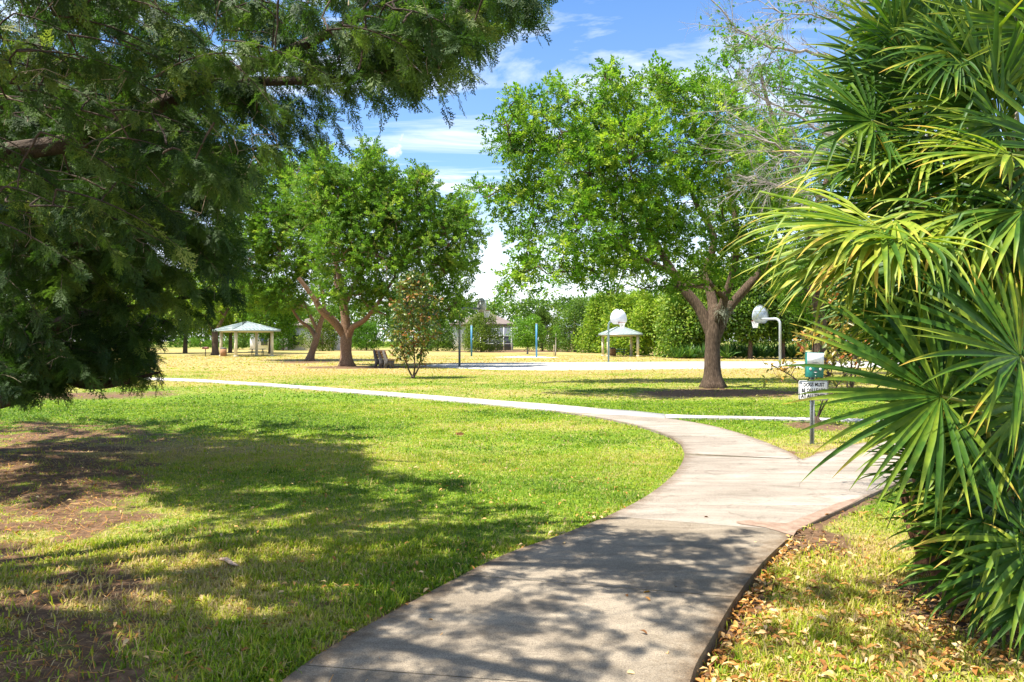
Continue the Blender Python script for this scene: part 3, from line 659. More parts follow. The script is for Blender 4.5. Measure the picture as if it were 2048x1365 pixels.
# the pair behind the lawn, centre left
grove_c = [(640, 300, 14), (742, 300, 14), (838, 345, 14), (640, 325, 30), (655, 360, 40), (610, 390, 44), (735, 318, 24), (745, 345, 34), (700, 380, 50), (770, 385, 46), (835, 365, 26), (835, 400, 40), (800, 440, 56), (730, 450, 62), (655, 440, 60), (870, 440, 46), (915, 410, 26), (925, 440, 30), (950, 470, 24), (900, 490, 50), (840, 510, 60), (760, 520, 62), (680, 520, 60), (925, 530, 30), (900, 560, 46), (835, 590, 44), (760, 600, 40), (700, 590, 36), (650, 590, 30), (905, 610, 30), (870, 640, 22), (800, 640, 24)]
round_tree('oak_tree', 'broad oak with three spreading limbs next to the park bench', 'tree', (693, 733),
    [(693, 733, 13.5), (692, 705, 11), (692, 680, 11.5), (692, 665, 9), (691, 645, 5)],
    [[(688, 672, 8), (672, 645, 8, -.5), (650, 622, 7, -1), (638, 600, 5, -1.2), (610, 560, 4, -1.5)], [(692, 670, 10), (691, 640, 9), (686, 605, 8), (680, 560, 6), (665, 500, 4)],
     [(697, 675, 7), (710, 655, 6, -.6), (735, 643, 5, -1.2), (760, 620, 4, -2), (800, 560, 3, -2)], [(690, 630, 7), (675, 600, 5, 1), (660, 560, 4, 1.5)], [(690, 610, 6), (720, 540, 4, .5), (760, 460, 3, .5)]],
    grove_c, Zg(733), M['grove'], M['bark_warm'], .56, 9, .46, layers=2, dens=.95, airy=.24, subr=(.8, 1.5), depth=.6, tint=(.52, .25))
round_tree('oak_tree', 'leaning oak with bare low limbs behind the broad oak', 'tree', (618, 722),
    [(618, 722, 8), (624, 705, 6.5), (632, 682, 6.5), (636, 668, 5)],
    [[(632, 676, 5), (615, 655, 4, .5), (595, 640, 3, .5), (570, 600, 2, .5)], [(636, 674, 5), (640, 650, 5), (648, 620, 4), (640, 560, 3)], [(636, 665, 4), (622, 635, 3), (606, 600, 2)]],
    [(500, 400, 40), (540, 360, 40), (590, 350, 40), (480, 460, 40), (540, 440, 52), (600, 440, 50), (500, 520, 48), (560, 520, 54), (620, 530, 46), (490, 575, 36), (560, 590, 40), (600, 610, 22), (540, 615, 22)],
    Zg(722), M['grove'], M['bark_warm'], .68, 9, .58, layers=2, dens=.95, airy=.12, subr=(.8, 1.4), depth=.6)

# magnolias
def magnolia(label, base, H, W, mat, stems, nc, leaf=.17, skirt=.12, per=16, seedv=1):
    x0, y0 = gp(*base); root = empty('magnolia_tree', (x0, y0, 0), label, 'tree', 'young magnolias in the lawn')
    b = B(); cs = []
    for i in range(nc):
        t = skirt + (1 - skirt) * rng.random() ** .85; r = W * (1 - ((t - .45) / .62) ** 2 * .75) * rng.uniform(.3, 1.0) if t > .45 else W * (.35 + 1.4 * (t)) * rng.uniform(.3, 1)
        a = rng.uniform(0, 6.283); cs.append((r * math.cos(a), r * math.sin(a), t * H))
    cs = np.array(cs); roots = []
    for s_ in stems:
        P = spline([(p[0], p[1], p[2] * H) for p in s_], 4); r = np.linspace(.045 * H / 4.5, .012, len(P)); b.tube(P, r, 8, False); roots.append((P, r))
    b.tube([(0, 0, -.1), (0, 0, .03), (0, 0, .12)], [.16, .1, .05], 10)
    build_skeleton(b, roots, cs, .006, n=4); b.build('trunk', M['bark'], root, True)
    v, fs, t = leaf_cloud(cs, np.full(len(cs), .17 * H / 4.6), per, leaf, bias=(0, 0, .6), tV=BIG_V, tF=BIG_F, tint=(.5, .3), shell=.2)
    mesh_obj('crown', v, fs, mat, root, {'tint': t}); return root
magnolia('young magnolia with bronze and orange leaves beside the park bench', (826, 757), 4.75, 1.35, M['magnolia'],
    [[(0, 0, 0), (.08, 0, .12), (.02, 0, .4), (0, 0, .95)], [(0, 0, 0), (-.25, .1, .1), (-.5, 0, .3), (-.75, 0, .5)], [(0, 0, 0), (.3, -.1, .12), (.45, .1, .35), (.6, 0, .55)]], 190, .2, .14, 18)
magnolia('low spreading magnolia with branching base right behind the dog sign', (1632, 845), 1.95, 1.05, M['rusty'],
    [[(0, 0, 0), (.12, 0, .2), (.3, 0, .5), (.5, .1, .9)], [(0, 0, 0), (-.08, 0, .18), (-.4, 0, .45), (-.95, 0, .62)], [(0, 0, 0), (-.05, .1, .3), (.02, .2, .95)], [(0, 0, 0), (.2, -.1, .25), (.75, 0, .6)]], 60, .14, .38, 8)
magnolia('sparse rusty leaved magnolia between the hoop and the palm fronds', (1700, 790), 4.0, 1.3, M['rusty'],
    [[(0, 0, 0), (.05, 0, .3), (0, 0, .95)], [(0, 0, 0), (-.3, 0, .25), (-.8, 0, .6)], [(0, 0, 0), (.3, 0, .25), (.8, 0, .6)]], 90, .2, .2, 9)

# shrubs and trees of the far edge --------------------------------------------------
def bush(name, label, cat, px, by, ty, hw, mat, bark, leaf, nsub, per, shape='round', group=None, tint=(.5, .22), trunk=True, dz=1.0, low=.06):
    x0, y0 = gp(px, by); m = y0 / F; H = (by - ty) * m; W = hw * m; root = empty(name, (x0, y0, 0), label, cat, group)
    n = int(nsub * 1.35); per = int(per * 1.25); t = rng.random(n)
    if shape == 'cone': prof = (1 - t) ** .7 * .95 + .12
    elif shape == 'tree': prof = np.sqrt(np.clip(1 - ((t - .5) / .53) ** 2, 0, 1)); t = .25 + t * .75
    else: prof = np.sqrt(np.clip(1 - ((t - .38) / .66) ** 2, .05, 1))
    a = rng.uniform(0, 2 * np.pi, n); lob = 1 + .22 * np.sin(a * 3 + px) + .15 * np.sin(a * 5 + px * 2 + t * 6)
    r = W * prof * lob * rng.uniform(.25, 1, n) ** .45
    C = np.stack([r * np.cos(a), r * np.sin(a) * dz, low * H + t * H * (1 - low)], 1)
    C[:, 2] *= 1 + .08 * np.sin(C[:, 0] / W * 5 + px)
    b = B(); P = spline([(0, 0, -.1), (.02 * W, 0, H * .3), (0, 0, H * .8)], 4); r_ = np.linspace(.03 * H, .008 * H, len(P)); b.tube(P, r_, 7, False)
    build_skeleton(b, [(P, r_)], C[:max(10, n // 6)], .004 * H, n=4); b.build('trunk', bark, root, True)
    v, fs, tt = leaf_cloud(C, np.full(n, max(.10 * (H + W), .25)) * rng.uniform(.6, 1.2, n), per, leaf, bias=(0, 0, .4), tint=tint)
    k = v[:, 2] < .02; v[k, 2] = .02
    mesh_obj('crown', v, fs, mat, root, {'tint': tt}); return root
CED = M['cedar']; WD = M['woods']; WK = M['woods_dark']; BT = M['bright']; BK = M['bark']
G1 = 'rounded cedars along the far edge of the park'
bush('cedar_shrub', 'small pointed cedar just right of the left pavilion', 'shrub', 566, 702, 646, 22, BT, BK, .28, 120, 26, 'round', G1, (.35, .2))
bush('cedar_shrub', 'dark round cedar seen under the left pavilion roof', 'shrub', 470, 700, 655, 22, WK, BK, .28, 100, 26, 'round', G1)
bush('cedar_shrub', 'wide cedar showing between the two oak trunks', 'shrub', 645, 703, 632, 32, CED, BK, .28, 150, 30, 'round', G1, (.6, .2))
bush('cedar_shrub', 'bright rounded cedar behind the park bench', 'shrub', 733, 702, 645, 28, BT, BK, .28, 150, 30, 'round', G1, (.3, .2))
bush('cedar_shrub', 'dark cedar behind the bronze young magnolia', 'shrub', 875, 703, 640, 34, WK, BK, .28, 150, 30, 'round', G1)
bush('cedar_shrub', 'olive feathery cedar in front of the brown roofed house', 'shrub', 962, 705, 630, 37, CED, BK, .24, 210, 36, 'round', G1, (.55, .2))
bush('cedar_shrub', 'dark pointed cedar behind the bright green small tree', 'shrub', 1085, 703, 618, 26, CED, BK, .25, 150, 30, 'cone', G1, (.3, .2))
bush('cedar_shrub', 'thin brownish cedar behind the staked sapling', 'shrub', 1112, 704, 640, 20, CED, BK, .25, 110, 26, 'cone', G1, (.45, .2))
bush('cedar_shrub', 'tall deep green cedar left of the small pavilion', 'shrub', 1150, 705, 606, 34, WK, BK, .26, 220, 34, 'round', G1, (.5, .2))
bush('small_tree', 'small bright green tree with short trunk beside the blue volleyball post', 'tree', 1055, 709, 640, 33, BT, M['bark_pale'], .25, 130, 26, 'tree', None, (.6, .2))
G2 = 'leafy trees closing off the right edge of the park'
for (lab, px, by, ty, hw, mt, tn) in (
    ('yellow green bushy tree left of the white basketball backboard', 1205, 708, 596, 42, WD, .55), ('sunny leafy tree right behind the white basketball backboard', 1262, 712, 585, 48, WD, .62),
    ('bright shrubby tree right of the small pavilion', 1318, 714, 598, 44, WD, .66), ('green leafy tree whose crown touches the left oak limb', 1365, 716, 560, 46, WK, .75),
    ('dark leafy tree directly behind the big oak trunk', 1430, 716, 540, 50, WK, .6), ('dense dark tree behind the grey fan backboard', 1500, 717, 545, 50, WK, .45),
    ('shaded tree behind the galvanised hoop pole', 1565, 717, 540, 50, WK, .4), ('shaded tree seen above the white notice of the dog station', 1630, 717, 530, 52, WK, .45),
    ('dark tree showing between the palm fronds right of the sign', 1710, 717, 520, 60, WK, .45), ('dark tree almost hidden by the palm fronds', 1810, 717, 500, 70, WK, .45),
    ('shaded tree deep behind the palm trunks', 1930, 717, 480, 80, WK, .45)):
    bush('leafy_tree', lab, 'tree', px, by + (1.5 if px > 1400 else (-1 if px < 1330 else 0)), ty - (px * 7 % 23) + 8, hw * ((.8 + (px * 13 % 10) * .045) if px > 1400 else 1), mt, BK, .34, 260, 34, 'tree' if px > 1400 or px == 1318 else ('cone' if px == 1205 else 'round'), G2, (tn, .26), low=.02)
G3 = 'trees on the left edge behind the conifer'
for (lab, px, by, ty, hw, mt) in (
    ('yellow green tree behind the left pavilion roof', 460, 706, 560, 60, WD), ('leafy tree right above the left pavilion', 540, 708, 570, 55, BT), ('light green tree left of the pavilion', 370, 707, 545, 62, WD),
    ('pale tree glimpsed through the conifer branches', 280, 708, 540, 65, WD), ('green tree deep behind the conifer branches', 180, 708, 520, 70, WK), ('dark green tree behind the lowest conifer boughs', 70, 708, 510, 75, WK)):
    bush('leafy_tree', lab, 'tree', px, by, ty, hw, mt, BK, .34, 260, 34, 'tree', G3, (.5, .24))
# trunk by the pavilion
round_tree('oak_tree', 'thick grey trunked tree just left of the left pavilion', 'tree', (431, 711), [(431, 711, 7), (430, 690, 6), (430, 665, 6)], [[(430, 668, 4), (415, 640, 3), (400, 610, 2)], [(430, 668, 4), (445, 640, 3), (460, 610, 2)]],
    [(400, 590, 36), (440, 570, 40), (480, 590, 34), (370, 620, 30), (420, 620, 30), (500, 620, 24), (350, 590, 30)], Zg(711), M['woods'], M['bark'], .9, 7, .9, layers=2, dens=.8, depth=.5)
# distant wood
def far_wood(name, label, pts, Z, mat, n, leaf, depth=18):
    V = []; P = []
    for i in range(n):
        px = rng.uniform(pts[0][0], pts[-1][0]); top = np.interp(px, [p[0] for p in pts], [p[1] for p in pts]) + 3 * math.sin(px * .35) + 2 * math.sin(px * .9)
        z = Z + rng.uniform(0, depth); py = top + (rng.random() ** 1.6) * (700 - top); q = wp(px, py, z); P.append(q)
    P = np.array(P); P[:, 2] = np.maximum(P[:, 2], .3); v = leaf_cloud(P, rng.uniform(1.0, 2.2, n), 26, leaf)
    o = merge_build([v], name, mat); tag(o, label, 'trees', kind='stuff')
far_wood('distant_wood', 'far line of dark treetops on the horizon', [(560, 625), (700, 615), (860, 612), (950, 608), (1020, 612), (1040, 604), (1080, 606), (1130, 603), (1190, 600), (1300, 590)], 230, M['woods_dark'], 1500, 1.0)
far_wood('distant_wood', 'far wood behind the conifer and left pavilion', [(-700, 600), (0, 600), (300, 610), (560, 620)], 200, M['woods_dark'], 1800, 1.0)
far_wood('distant_wood', 'far wood behind the palms', [(1250, 600), (1400, 580), (1700, 560), (2100, 540), (2700, 560)], 120, M['woods_dark'], 2600, .6, 10)
# saw palmetto undergrowth at the foot of the wood
bl = []
for i in range(330):
    px = rng.uniform(1350, 2000); Z = Zg(716.5) + rng.uniform(-4, 4); x = (px - CX) / F * Z; c = np.array([x, Z, .1]); n = 26
    a = rng.uniform(0, 6.283, n); e = rng.uniform(.3, 1.4, n); L = rng.uniform(.7, 1.5, n)
    d = np.stack([np.cos(a) * np.cos(e), np.sin(a) * np.cos(e), np.sin(e)], 1); bl.append((c + np.zeros((n, 3)), d, L))
P = np.concatenate([q[0] for q in bl]); dd = np.concatenate([q[1] for q in bl]); LL = np.concatenate([q[2] for q in bl])
tV = np.array([[0, -.02, 0], [.6, -.05, .08], [1.1, 0, -.1], [.6, .05, .08], [0, .02, 0]]); rv = frames(np.cross(dd, rdir(len(dd))), dd)
v = inst(tV, [np.array([[0, 1, 3, 4]]), np.array([[1, 2, 3]])], P, rv, LL, rng.uniform(.2, .8, len(P)))
tag(merge_build([v], 'undergrowth', M['under']), 'palmetto undergrowth along the foot of the right hand trees', 'undergrowth', kind='stuff')
def hedge(label, px0, px1, by, ty, mat):
    x0, y0 = gp((px0 + px1) / 2, by); m = y0 / F; W = (px1 - px0) * m; H = (by - ty) * m; root = empty('hedge', (x0, y0, 0), label, 'hedge', 'clipped hedges in front of the houses'); n = int(W * 14)
    C = np.stack([rng.uniform(-W / 2, W / 2, n), rng.uniform(-.8, .8, n), rng.uniform(.15, H, n)], 1); v, fs, t = leaf_cloud(C, np.full(n, .4), 22, .22); v[:, 2] = np.maximum(v[:, 2], .02)
    mesh_obj('foliage', v, fs, mat, root, {'tint': t}); b = B()
    for k in range(max(2, int(W / 2.5))): b = B(); b.tube(curve((-W / 2 + .5 + k * 2.5, 0, 0), (-W / 2 + .6 + k * 2.5, 0, H * .7), 4), .05, 5); b.build('stem', M['bark'], root)
hedge('sunlit clipped hedge behind the left pavilion', 335, 520, 697, 677, M['bright'])
hedge('short dark hedge in front of the white house behind the oaks', 585, 660, 698, 682, M['woods_dark'])
hedge('yellow green hedge below the pool cage of the brown roofed house', 985, 1050, 698, 679, M['bright'])
hedge('long low hedge behind the park bench', 700, 930, 697, 682, M['woods'])

# ================================================================== HOUSES
def hip(b, x0, x1, y0, y1, z0, z1, rid=.5):
    d = min(x1 - x0, y1 - y0) / 2; cy = (y0 + y1) / 2
    V = [(x0, y0, z0), (x1, y0, z0), (x1, y1, z0), (x0, y1, z0), (x0 + d, cy, z1), (x1 - d, cy, z1)]
    b.add(V, [np.array([[0, 1, 5, 4], [2, 3, 4, 5]]), np.array([[1, 2, 5], [3, 0, 4]])])
    V2 = [(x0, y0, z0 - .25), (x1, y0, z0 - .25), (x1, y1, z0 - .25), (x0, y1, z0 - .25)] + [(x0, y0, z0), (x1, y0, z0), (x1, y1, z0), (x0, y1, z0)]
    b.add(V2, [np.array([[0, 1, 5, 4], [1, 2, 6, 5], [2, 3, 7, 6], [3, 0, 4, 7], [3, 2, 1, 0]])])
def house(label, px0, px1, Z, wall_h, roof_top_px, roofm, windows, over=.6, depth=12, cage=None, eave_px=None):
    x0 = (px0 - CX) / F * Z; x1 = (px1 - CX) / F * Z; cx = (x0 + x1) / 2; W = x1 - x0; root = empty('house', (cx, Z, 0), label, 'house')
    zt = EYE - (roof_top_px - CY) / F * Z; b = B(); b.box((0, depth / 2, wall_h / 2 - .1), (W, depth, wall_h + .2)); b.build('wall', M['wall_white'], root)
    b = B(); hip(b, -W / 2 - over, W / 2 + over, -over, depth + over, wall_h + .26, zt); b.build('roof', roofm, root)
    for (wx, wz, ww, wh) in windows:
        b = B(); b.box((wx * W, -.03, wz), (ww + .2, .06, wh + .2)); fr = b.build('window', M['sign_white'], root); b = B(); b.box((wx * W, -.075, wz), (ww, .03, wh)); b.build('pane', M['glass'], fr)
    return root, W
Zh = 135
h1, W1 = house('house with brown hip roof and screened pool cage behind the cedars', 905, 1026, Zh, 4.6, 619, M['roof_brown'], [(-.2, 1.6, 2, 1.6), (.1, 1.6, 2.4, 2)])
# pool cage in front of the house: aluminium frame over dark screen
b = B(); cw = 5.6; x_ = W1 / 2 - cw / 2 - .3
for i in range(5): b.box((x_ - cw / 2 + cw * i / 4, -3, 1.3), (.12, .12, 2.6)); 
b2 = B()
for i in range(5):
    xx = x_ - cw / 2 + cw * i / 4; b.tube([(xx, -3, 2.6), (xx, -.3, 4.35)], .07, 4)
b.box((x_, -3, 2.62), (cw + .12, .14, .12)); b.box((x_, -3, 1.2), (cw, .1, .08)); cage = b.build('pool_cage', M['sign_white'], h1)
b = B(); b.box((x_, -2.98, 1.3), (cw, .03, 2.5)); b.add([(x_ - cw / 2, -3, 2.58), (x_ + cw / 2, -3, 2.58), (x_ + cw / 2, -.3, 4.3), (x_ - cw / 2, -.3, 4.3)], [np.array([[0, 1, 2, 3]])]); b.build('screen', M['screen'], cage)
house('white house glimpsed behind the leaning oak limbs', 575, 662, Zh - 4, 4.3, 630, M['roof_brown'], [(-.25, 1.9, 1.8, 1.8), (.2, 1.9, 1.6, 1.6)])
house('pale house seen through the left pavilion', 500, 548, Zh - 2, 3.6, 638, M['roof_grey'], [(.1, 1.7, 1.2, 1.6)])
house('house with pale blue grey roof hidden behind the dark cedars', 1098, 1160, Zh + 5, 4.2, 628, M['roof_grey'], [(0, 1.7, 1.6, 1.4)])

# ================================================================== PARK FURNITURE
def pavilion(label, px, by, rot, side, post_in, ze, za, ridge=0):
    x0, y0 = gp(px, by); y0 += post_in if rot else 0; root = empty('pavilion', ((px - CX) / F * y0, y0, 0), label, 'pavilion', 'green roofed picnic pavilions'); root.rotation_euler[2] = rot
    for sx in (-1, 1):
        for sy in (-1, 1):
            b = B(); b.box((sx * post_in, sy * post_in, ze / 2 - .05), (.26, .26, ze)); b.box((sx * post_in, sy * post_in, .06), (.36, .36, .12)); b.build('post', M['beige'], root)
    b = B(); h = side / 2; k = ridge
    V = [(-h, -h, ze), (h, -h, ze), (h, h, ze), (-h, h, ze), (-k, 0, za), (k + .001, 0, za)]; b.add(V, [np.array([[0, 1, 5, 4], [2, 3, 4, 5]]), np.array([[1, 2, 5], [3, 0, 4]])])
    n = int(side / .4)
    for i in range(n + 1):   # standing seams
        t = -h + side * i / n; f = 1 - abs(t) / h
        for s_ in (-1, 1):
            b.tube([(t, s_ * h, ze + .03), (t, s_ * h * (1 - f), ze + (za - ze) * f + .03)], .03, 4); b.tube([(s_ * h, t, ze + .03), (s_ * (h * (1 - f) + k * f), t * (1 if f else 1), ze + (za - ze) * f + .03)], .03, 4)
    for sx in (-1, 1):
        for sy in (-1, 1): b.tube([(sx * h, sy * h, ze + .04), (sx * k, 0, za + .04)], .05, 5)
    r = b.build('roof', M['roof_green'], root)
    for cx_, cy_, dx_, dy_ in ((0, -h, side, .05), (0, h, side, .05), (-h, 0, .05, side - .06), (h, 0, .05, side - .06)):
        b = B(); b.box((cx_, cy_, ze - .06), (dx_, dy_, .16)); b.build('fascia', M['roof_green'], r)
    b = B()
    for s_ in (-1, 1): b.box((0, s_ * post_in, ze - .13), (2 * post_in - .3, .12, .2)); b.box((s_ * post_in, 0, ze - .13), (.12, 2 * post_in - .3, .2))
    b.build('beam', M['beige'], root); return root
pavilion('picnic pavilion turned corner first, behind the lawn at the left', 493, 714, R(43), 5.5, 2.05, 2.9, 3.85)
pavilion('small picnic pavilion behind the white basketball backboard', 1240, 714.3, R(3), 4.1, 1.62, 2.45, 3.25, .25)
def picnic(px, by, rot, label):
    x0, y0 = gp(px, by); root = empty('picnic_table', (x0, y0, 0), label, 'picnic table', 'green picnic tables under the pavilions'); root.rotation_euler[2] = rot
    b = B(); b.box((0, 0, .75), (1.9, .75, .06)); b.build('table_top', M['table_green'], root)
    for s_ in (-1, 1):
        b = B(); b.box((0, s_ * .72, .45), (1.9, .26, .05)); b.build('bench_seat', M['table_green'], root)
    for s_ in (-1, 1):
        b = B(); b.tube([(s_ * .6, -.72, .42), (s_ * .6, .72, .42)], .03, 6); b.tube([(s_ * .6, -.45, 0), (s_ * .6, -.2, .72)], .035, 6); b.tube([(s_ * .6, .45, 0), (s_ * .6, .2, .72)], .035, 6); b.build('leg', M['dark_metal'], root)
picnic(515, 711.5, R(8), 'dark green picnic table under the corner first pavilion')
picnic(1238, 712.5, R(5), 'dark green picnic table under the small pavilion')
def bin_(px, by, label):
    x0, y0 = gp(px, by); root = empty('trash_bin', (x0, y0, 0), label, 'trash bin', 'slatted trash bins at the pavilions'); b = B()
    for i in range(16):
        a = i * math.pi / 8; b.box((.32 * math.cos(a), .32 * math.sin(a), .42), (.04, .11, .78), a)
    bd = b.build('slat_body', M['bin_wood'], root); b = B(); b.tube([(0, 0, .03), (0, 0, .83)], .29, 16); b.build('liner', M['dark_metal'], root)
    b = B(); b.tube([(0, 0, .82), (0, 0, .9), (0, 0, .98)], [.34, .32, .16], 16); b.build('lid', M['dark_metal'], root)
bin_(447, 713.5, 'round wooden slat trash bin at the corner first pavilion'); bin_(1226, 712.8, 'round wooden slat trash bin under the small pavilion')
def grill(px, by, label):
    x0, y0 = gp(px, by); root = empty('park_grill', (x0, y0, 0), label, 'grill', 'charcoal grills on posts'); b = B(); b.tube([(0, 0, -.05), (0, 0, .8)], .05, 8); b.build('post', M['dark_metal'], root)
    b = B(); b.box((0, 0, .82), (.55, .45, .03)); b.box((-.27, 0, .93), (.03, .45, .22)); b.box((.27, 0, .93), (.03, .45, .22)); b.box((0, .21, .93), (.5, .03, .22)); b.build('fire_box', M['rim'], root)
    b = B(); 
    for i in range(7): b.box((-.2 + i * .066, -.02, .99), (.015, .4, .012))
    b.build('grate', M['galv'], root)
grill(411, 713.5, 'charcoal grill on a post left of the corner first pavilion'); grill(1337, 714, 'charcoal grill on a post right of the small pavilion')
# orange netting
x0, y0 = gp(1358, 713.5); b = B()
for i in range(12): b.tube([(i * .1 - .6, 0, 0), (i * .1 - .6, .05 * math.sin(i), .3 + .1 * math.sin(i * 1.3))], .012, 4)
for k in range(5): b.tube([(i * .1 - .6, .05 * math.sin(i), .06 + k * .07) for i in range(12)], .014, 4)
o = b.build('plastic_netting', M['orange']); o.location = (x0, y0, 0); tag(o, 'low heap of orange plastic netting at the wood edge', 'netting')
# park bench, seen from behind and the side
x0, y0 = gp(768, 737); bn = empty('park_bench', (x0, y0, 0), 'concrete sided park bench with brown plank seat under the oak', 'bench'); bn.rotation_euler[2] = R(33); bn.scale = (1.15, 1.05, 1.15)
side_o = [(-.30, 0), (-.20, 0), (-.12, .16), (0, .2), (.14, .16), (.22, 0), (.33, 0), (.27, .25), (.33, .40), (-.05, .44), (-.14, .62), (-.24, .98), (-.36, .96), (-.30, .6), (-.24, .3)]
for k in (-.72, 0, .72):
    b = B(); b.prism(side_o, k - .06, k + .06); b.build('side_panel', M['concrete_grey'], bn)
b = B()
for i in range(3): b.box((.24 - i * .13, 0, .455), (.115, 1.7, .045))
b.build('seat', M['wood'], bn)
b = B()
for i in range(3): b.box((-.115 - .03 - i * .052, 0, .60 + i * .145), (.045, 1.7, .125), 0, R(-18))
b.build('backrest', M['wood'], bn)
# volleyball posts
def vpost(px, by, ty, label):
    x0, y0 = gp(px, by); H = (by - ty) / F * y0; root = empty('volleyball_post', (x0, y0, 0), label, 'post', 'blue volleyball posts'); b = B(); b.tube([(0, 0, -.1), (0, 0, H)], .095, 12); b.build('pole', M['blue'], root)
    b = B(); b.tube([(0, 0, H), (0, 0, H + .06)], .105, 12); b.build('cap', M['galv'], root); b = B(); b.tube([(.09, -.05, H * .55), (.2, -.08, H * .55)], .03, 8); b.tube([(.2, -.08, H * .5), (.2, -.08, H * .6)], .02, 8); b.build('crank', M['galv'], root)
vpost(943, 713.5, 652, 'slim blue volleyball post in front of the olive cedar'); vpost(1073, 715.5, 649, 'blue volleyball post right of the small bright tree')
# staked sapling
x0, y0 = gp(1111, 712.5); sp = empty('sapling', (x0, y0, 0), 'bare young sapling tied to a stake behind the court', 'tree'); b = B(); b.tube(curve((0, 0, 0), (.05, 0, 2.6), 5, 0, .03), [.09, .08, .06, .05, .03], 7); b.build('trunk', M['bark_pale'], sp)
b = B(); b.box((-.18, 0, .6), (.07, .07, 1.3)); b.build('stake', M['plank'], sp)
v, fs, t = leaf_cloud(rdir(16) * .5 + np.array([0, 0, 2.8]), np.full(16, .35), 10, .2); mesh_obj('crown', v, fs, M['bright'], sp, {'tint': t})
# utility pole far away
x0, y0 = gp(1222, 700); up = empty('utility_pole', (x0, y0, 0), 'thin dark pole rising above the trees left of the backboard', 'pole'); b = B(); b.tube([(0, 0, 0), (0, 0, 12.0)], [.2, .12], 8); b.build('pole', M['bark'], up); b = B(); b.box((0, 0, 11.2), (1.8, .12, .12)); b.build('crossarm', M['bark'], up)

# basketball hoops
def hoop(label, px, by, adir, arm, rim_z, polem, bw=1.38, bh=.98, face='white', th=None, brace=True):
    x0, y0 = gp(px, by); a = math.atan2(adir[1], adir[0]); root = empty('basketball_hoop', (x0, y0, 0), label, 'basketball hoop', 'basketball hoops around the court'); root.rotation_euler[2] = a
    zt = rim_z + .12; b = B(); r = .35; P = [(0, 0, -.1), (0, 0, zt - r)] + [(r - r * math.cos(t), 0, zt - r + r * math.sin(t)) for t in np.linspace(.25, math.pi / 2, 6)] + [(arm, 0, zt)]
    b.tube(P, .075, 12); b.build('pole', polem, root)
    pts = []; w = bw / 2
    zb = rim_z - .12
    pts = [(-w * .62, zb), (w * .62, zb), (w * .98, zb + .22)] + [(w * math.cos(t), zb + .36 + (bh - .36) * math.sin(t)) for t in np.linspace(.05, math.pi - .05, 18)] + [(-w * .98, zb + .22)]
    b = B(); n = len(pts); V = [(arm + .10, y, z) for y, z in pts] + [(arm + .13, y, z) for y, z in pts]
    b.add(V, [np.array([[i, (i + 1) % n, n + (i + 1) % n, n + i] for i in range(n)])]); b.F.setdefault(n, []).append(np.array([list(range(n))[::-1]])); b.F[n].append(np.array([list(range(n, 2 * n))]))
    bd = b.build('backboard', M['board'] if face == 'white' else M['board_back'], root)
    b = B(); c = (arm, 0, zt); 
    for y, z in ((-w * .75, zb + .75), (w * .75, zb + .75), (-w * .6, zb + .2), (w * .6, zb + .2), (0, zb + bh - .12)): b.tube([c, (arm + .085, y, z)], .02, 5)
    b.tube([(arm + .085, y, z) for y, z in [pts[i] for i in range(len(pts))] + [pts[0]]], .018, 5, False); b.tube([(arm + .085, -w * .86, zb + .75), (arm + .085, w * .86, zb + .75)], .018, 5)
    b.build('brace', M['galv'] if face != 'dark' else M['dark_metal'], root)
    rc = np.array([arm + .13 + .12 + .23, 0, rim_z]); t = np.linspace(0, 2 * np.pi, 25); b = B(); b.tube([rc + .23 * np.array([math.cos(q), math.sin(q), 0]) for q in t], .018, 6, False); b.box((arm + .19, 0, rim_z - .02), (.14, .16, .1)); rm = b.build('rim', M['rim'], root)
    b = B()
    for k in range(12):
        for s_ in (-1, 1):
            b.tube([rc + (.23 - .1 * u) * np.array([math.cos(k * math.pi / 6 + s_ * u * .9), math.sin(k * math.pi / 6 + s_ * u * .9), 0]) - np.array([0, 0, .45 * u]) for u in np.linspace(0, 1, 5)], .012, 3, False)
    b.build('net', M['net'], rm); return root
hoop('hoop with grey backed fan board on a bent galvanised pole right of the big oak', 1560, 736, (-.60, .80), 1.35, 3.02, M['galv'], bw=1.7, bh=1.15, face='grey')
hoop('hoop with white fan backboard facing the court in front of the small pavilion', 1217, 725.5, (.62, -.78), 1.0, 3.15, M['pole'], bw=1.85, bh=1.2)
hoop('hoop on a dark pole whose board shows against the sky beside the oak crown', 919, 734.5, (.86, .5), 1.55, 3.75, M['pole_dark'], bw=1.2, bh=.95, face='white')
x0, y0 = gp(1724, 716); b = B(); b.tube([(0, 0, -.1), (0, 0, 3.0)], .12, 10); b.tube([(0, 0, 3.0), (0, 0, 3.08)], .15, 10); o = b.build('steel_post', M['galv']); o.location = (x0, y0, 0); tag(o, 'pale grey post glimpsed between the palm fronds', 'post')

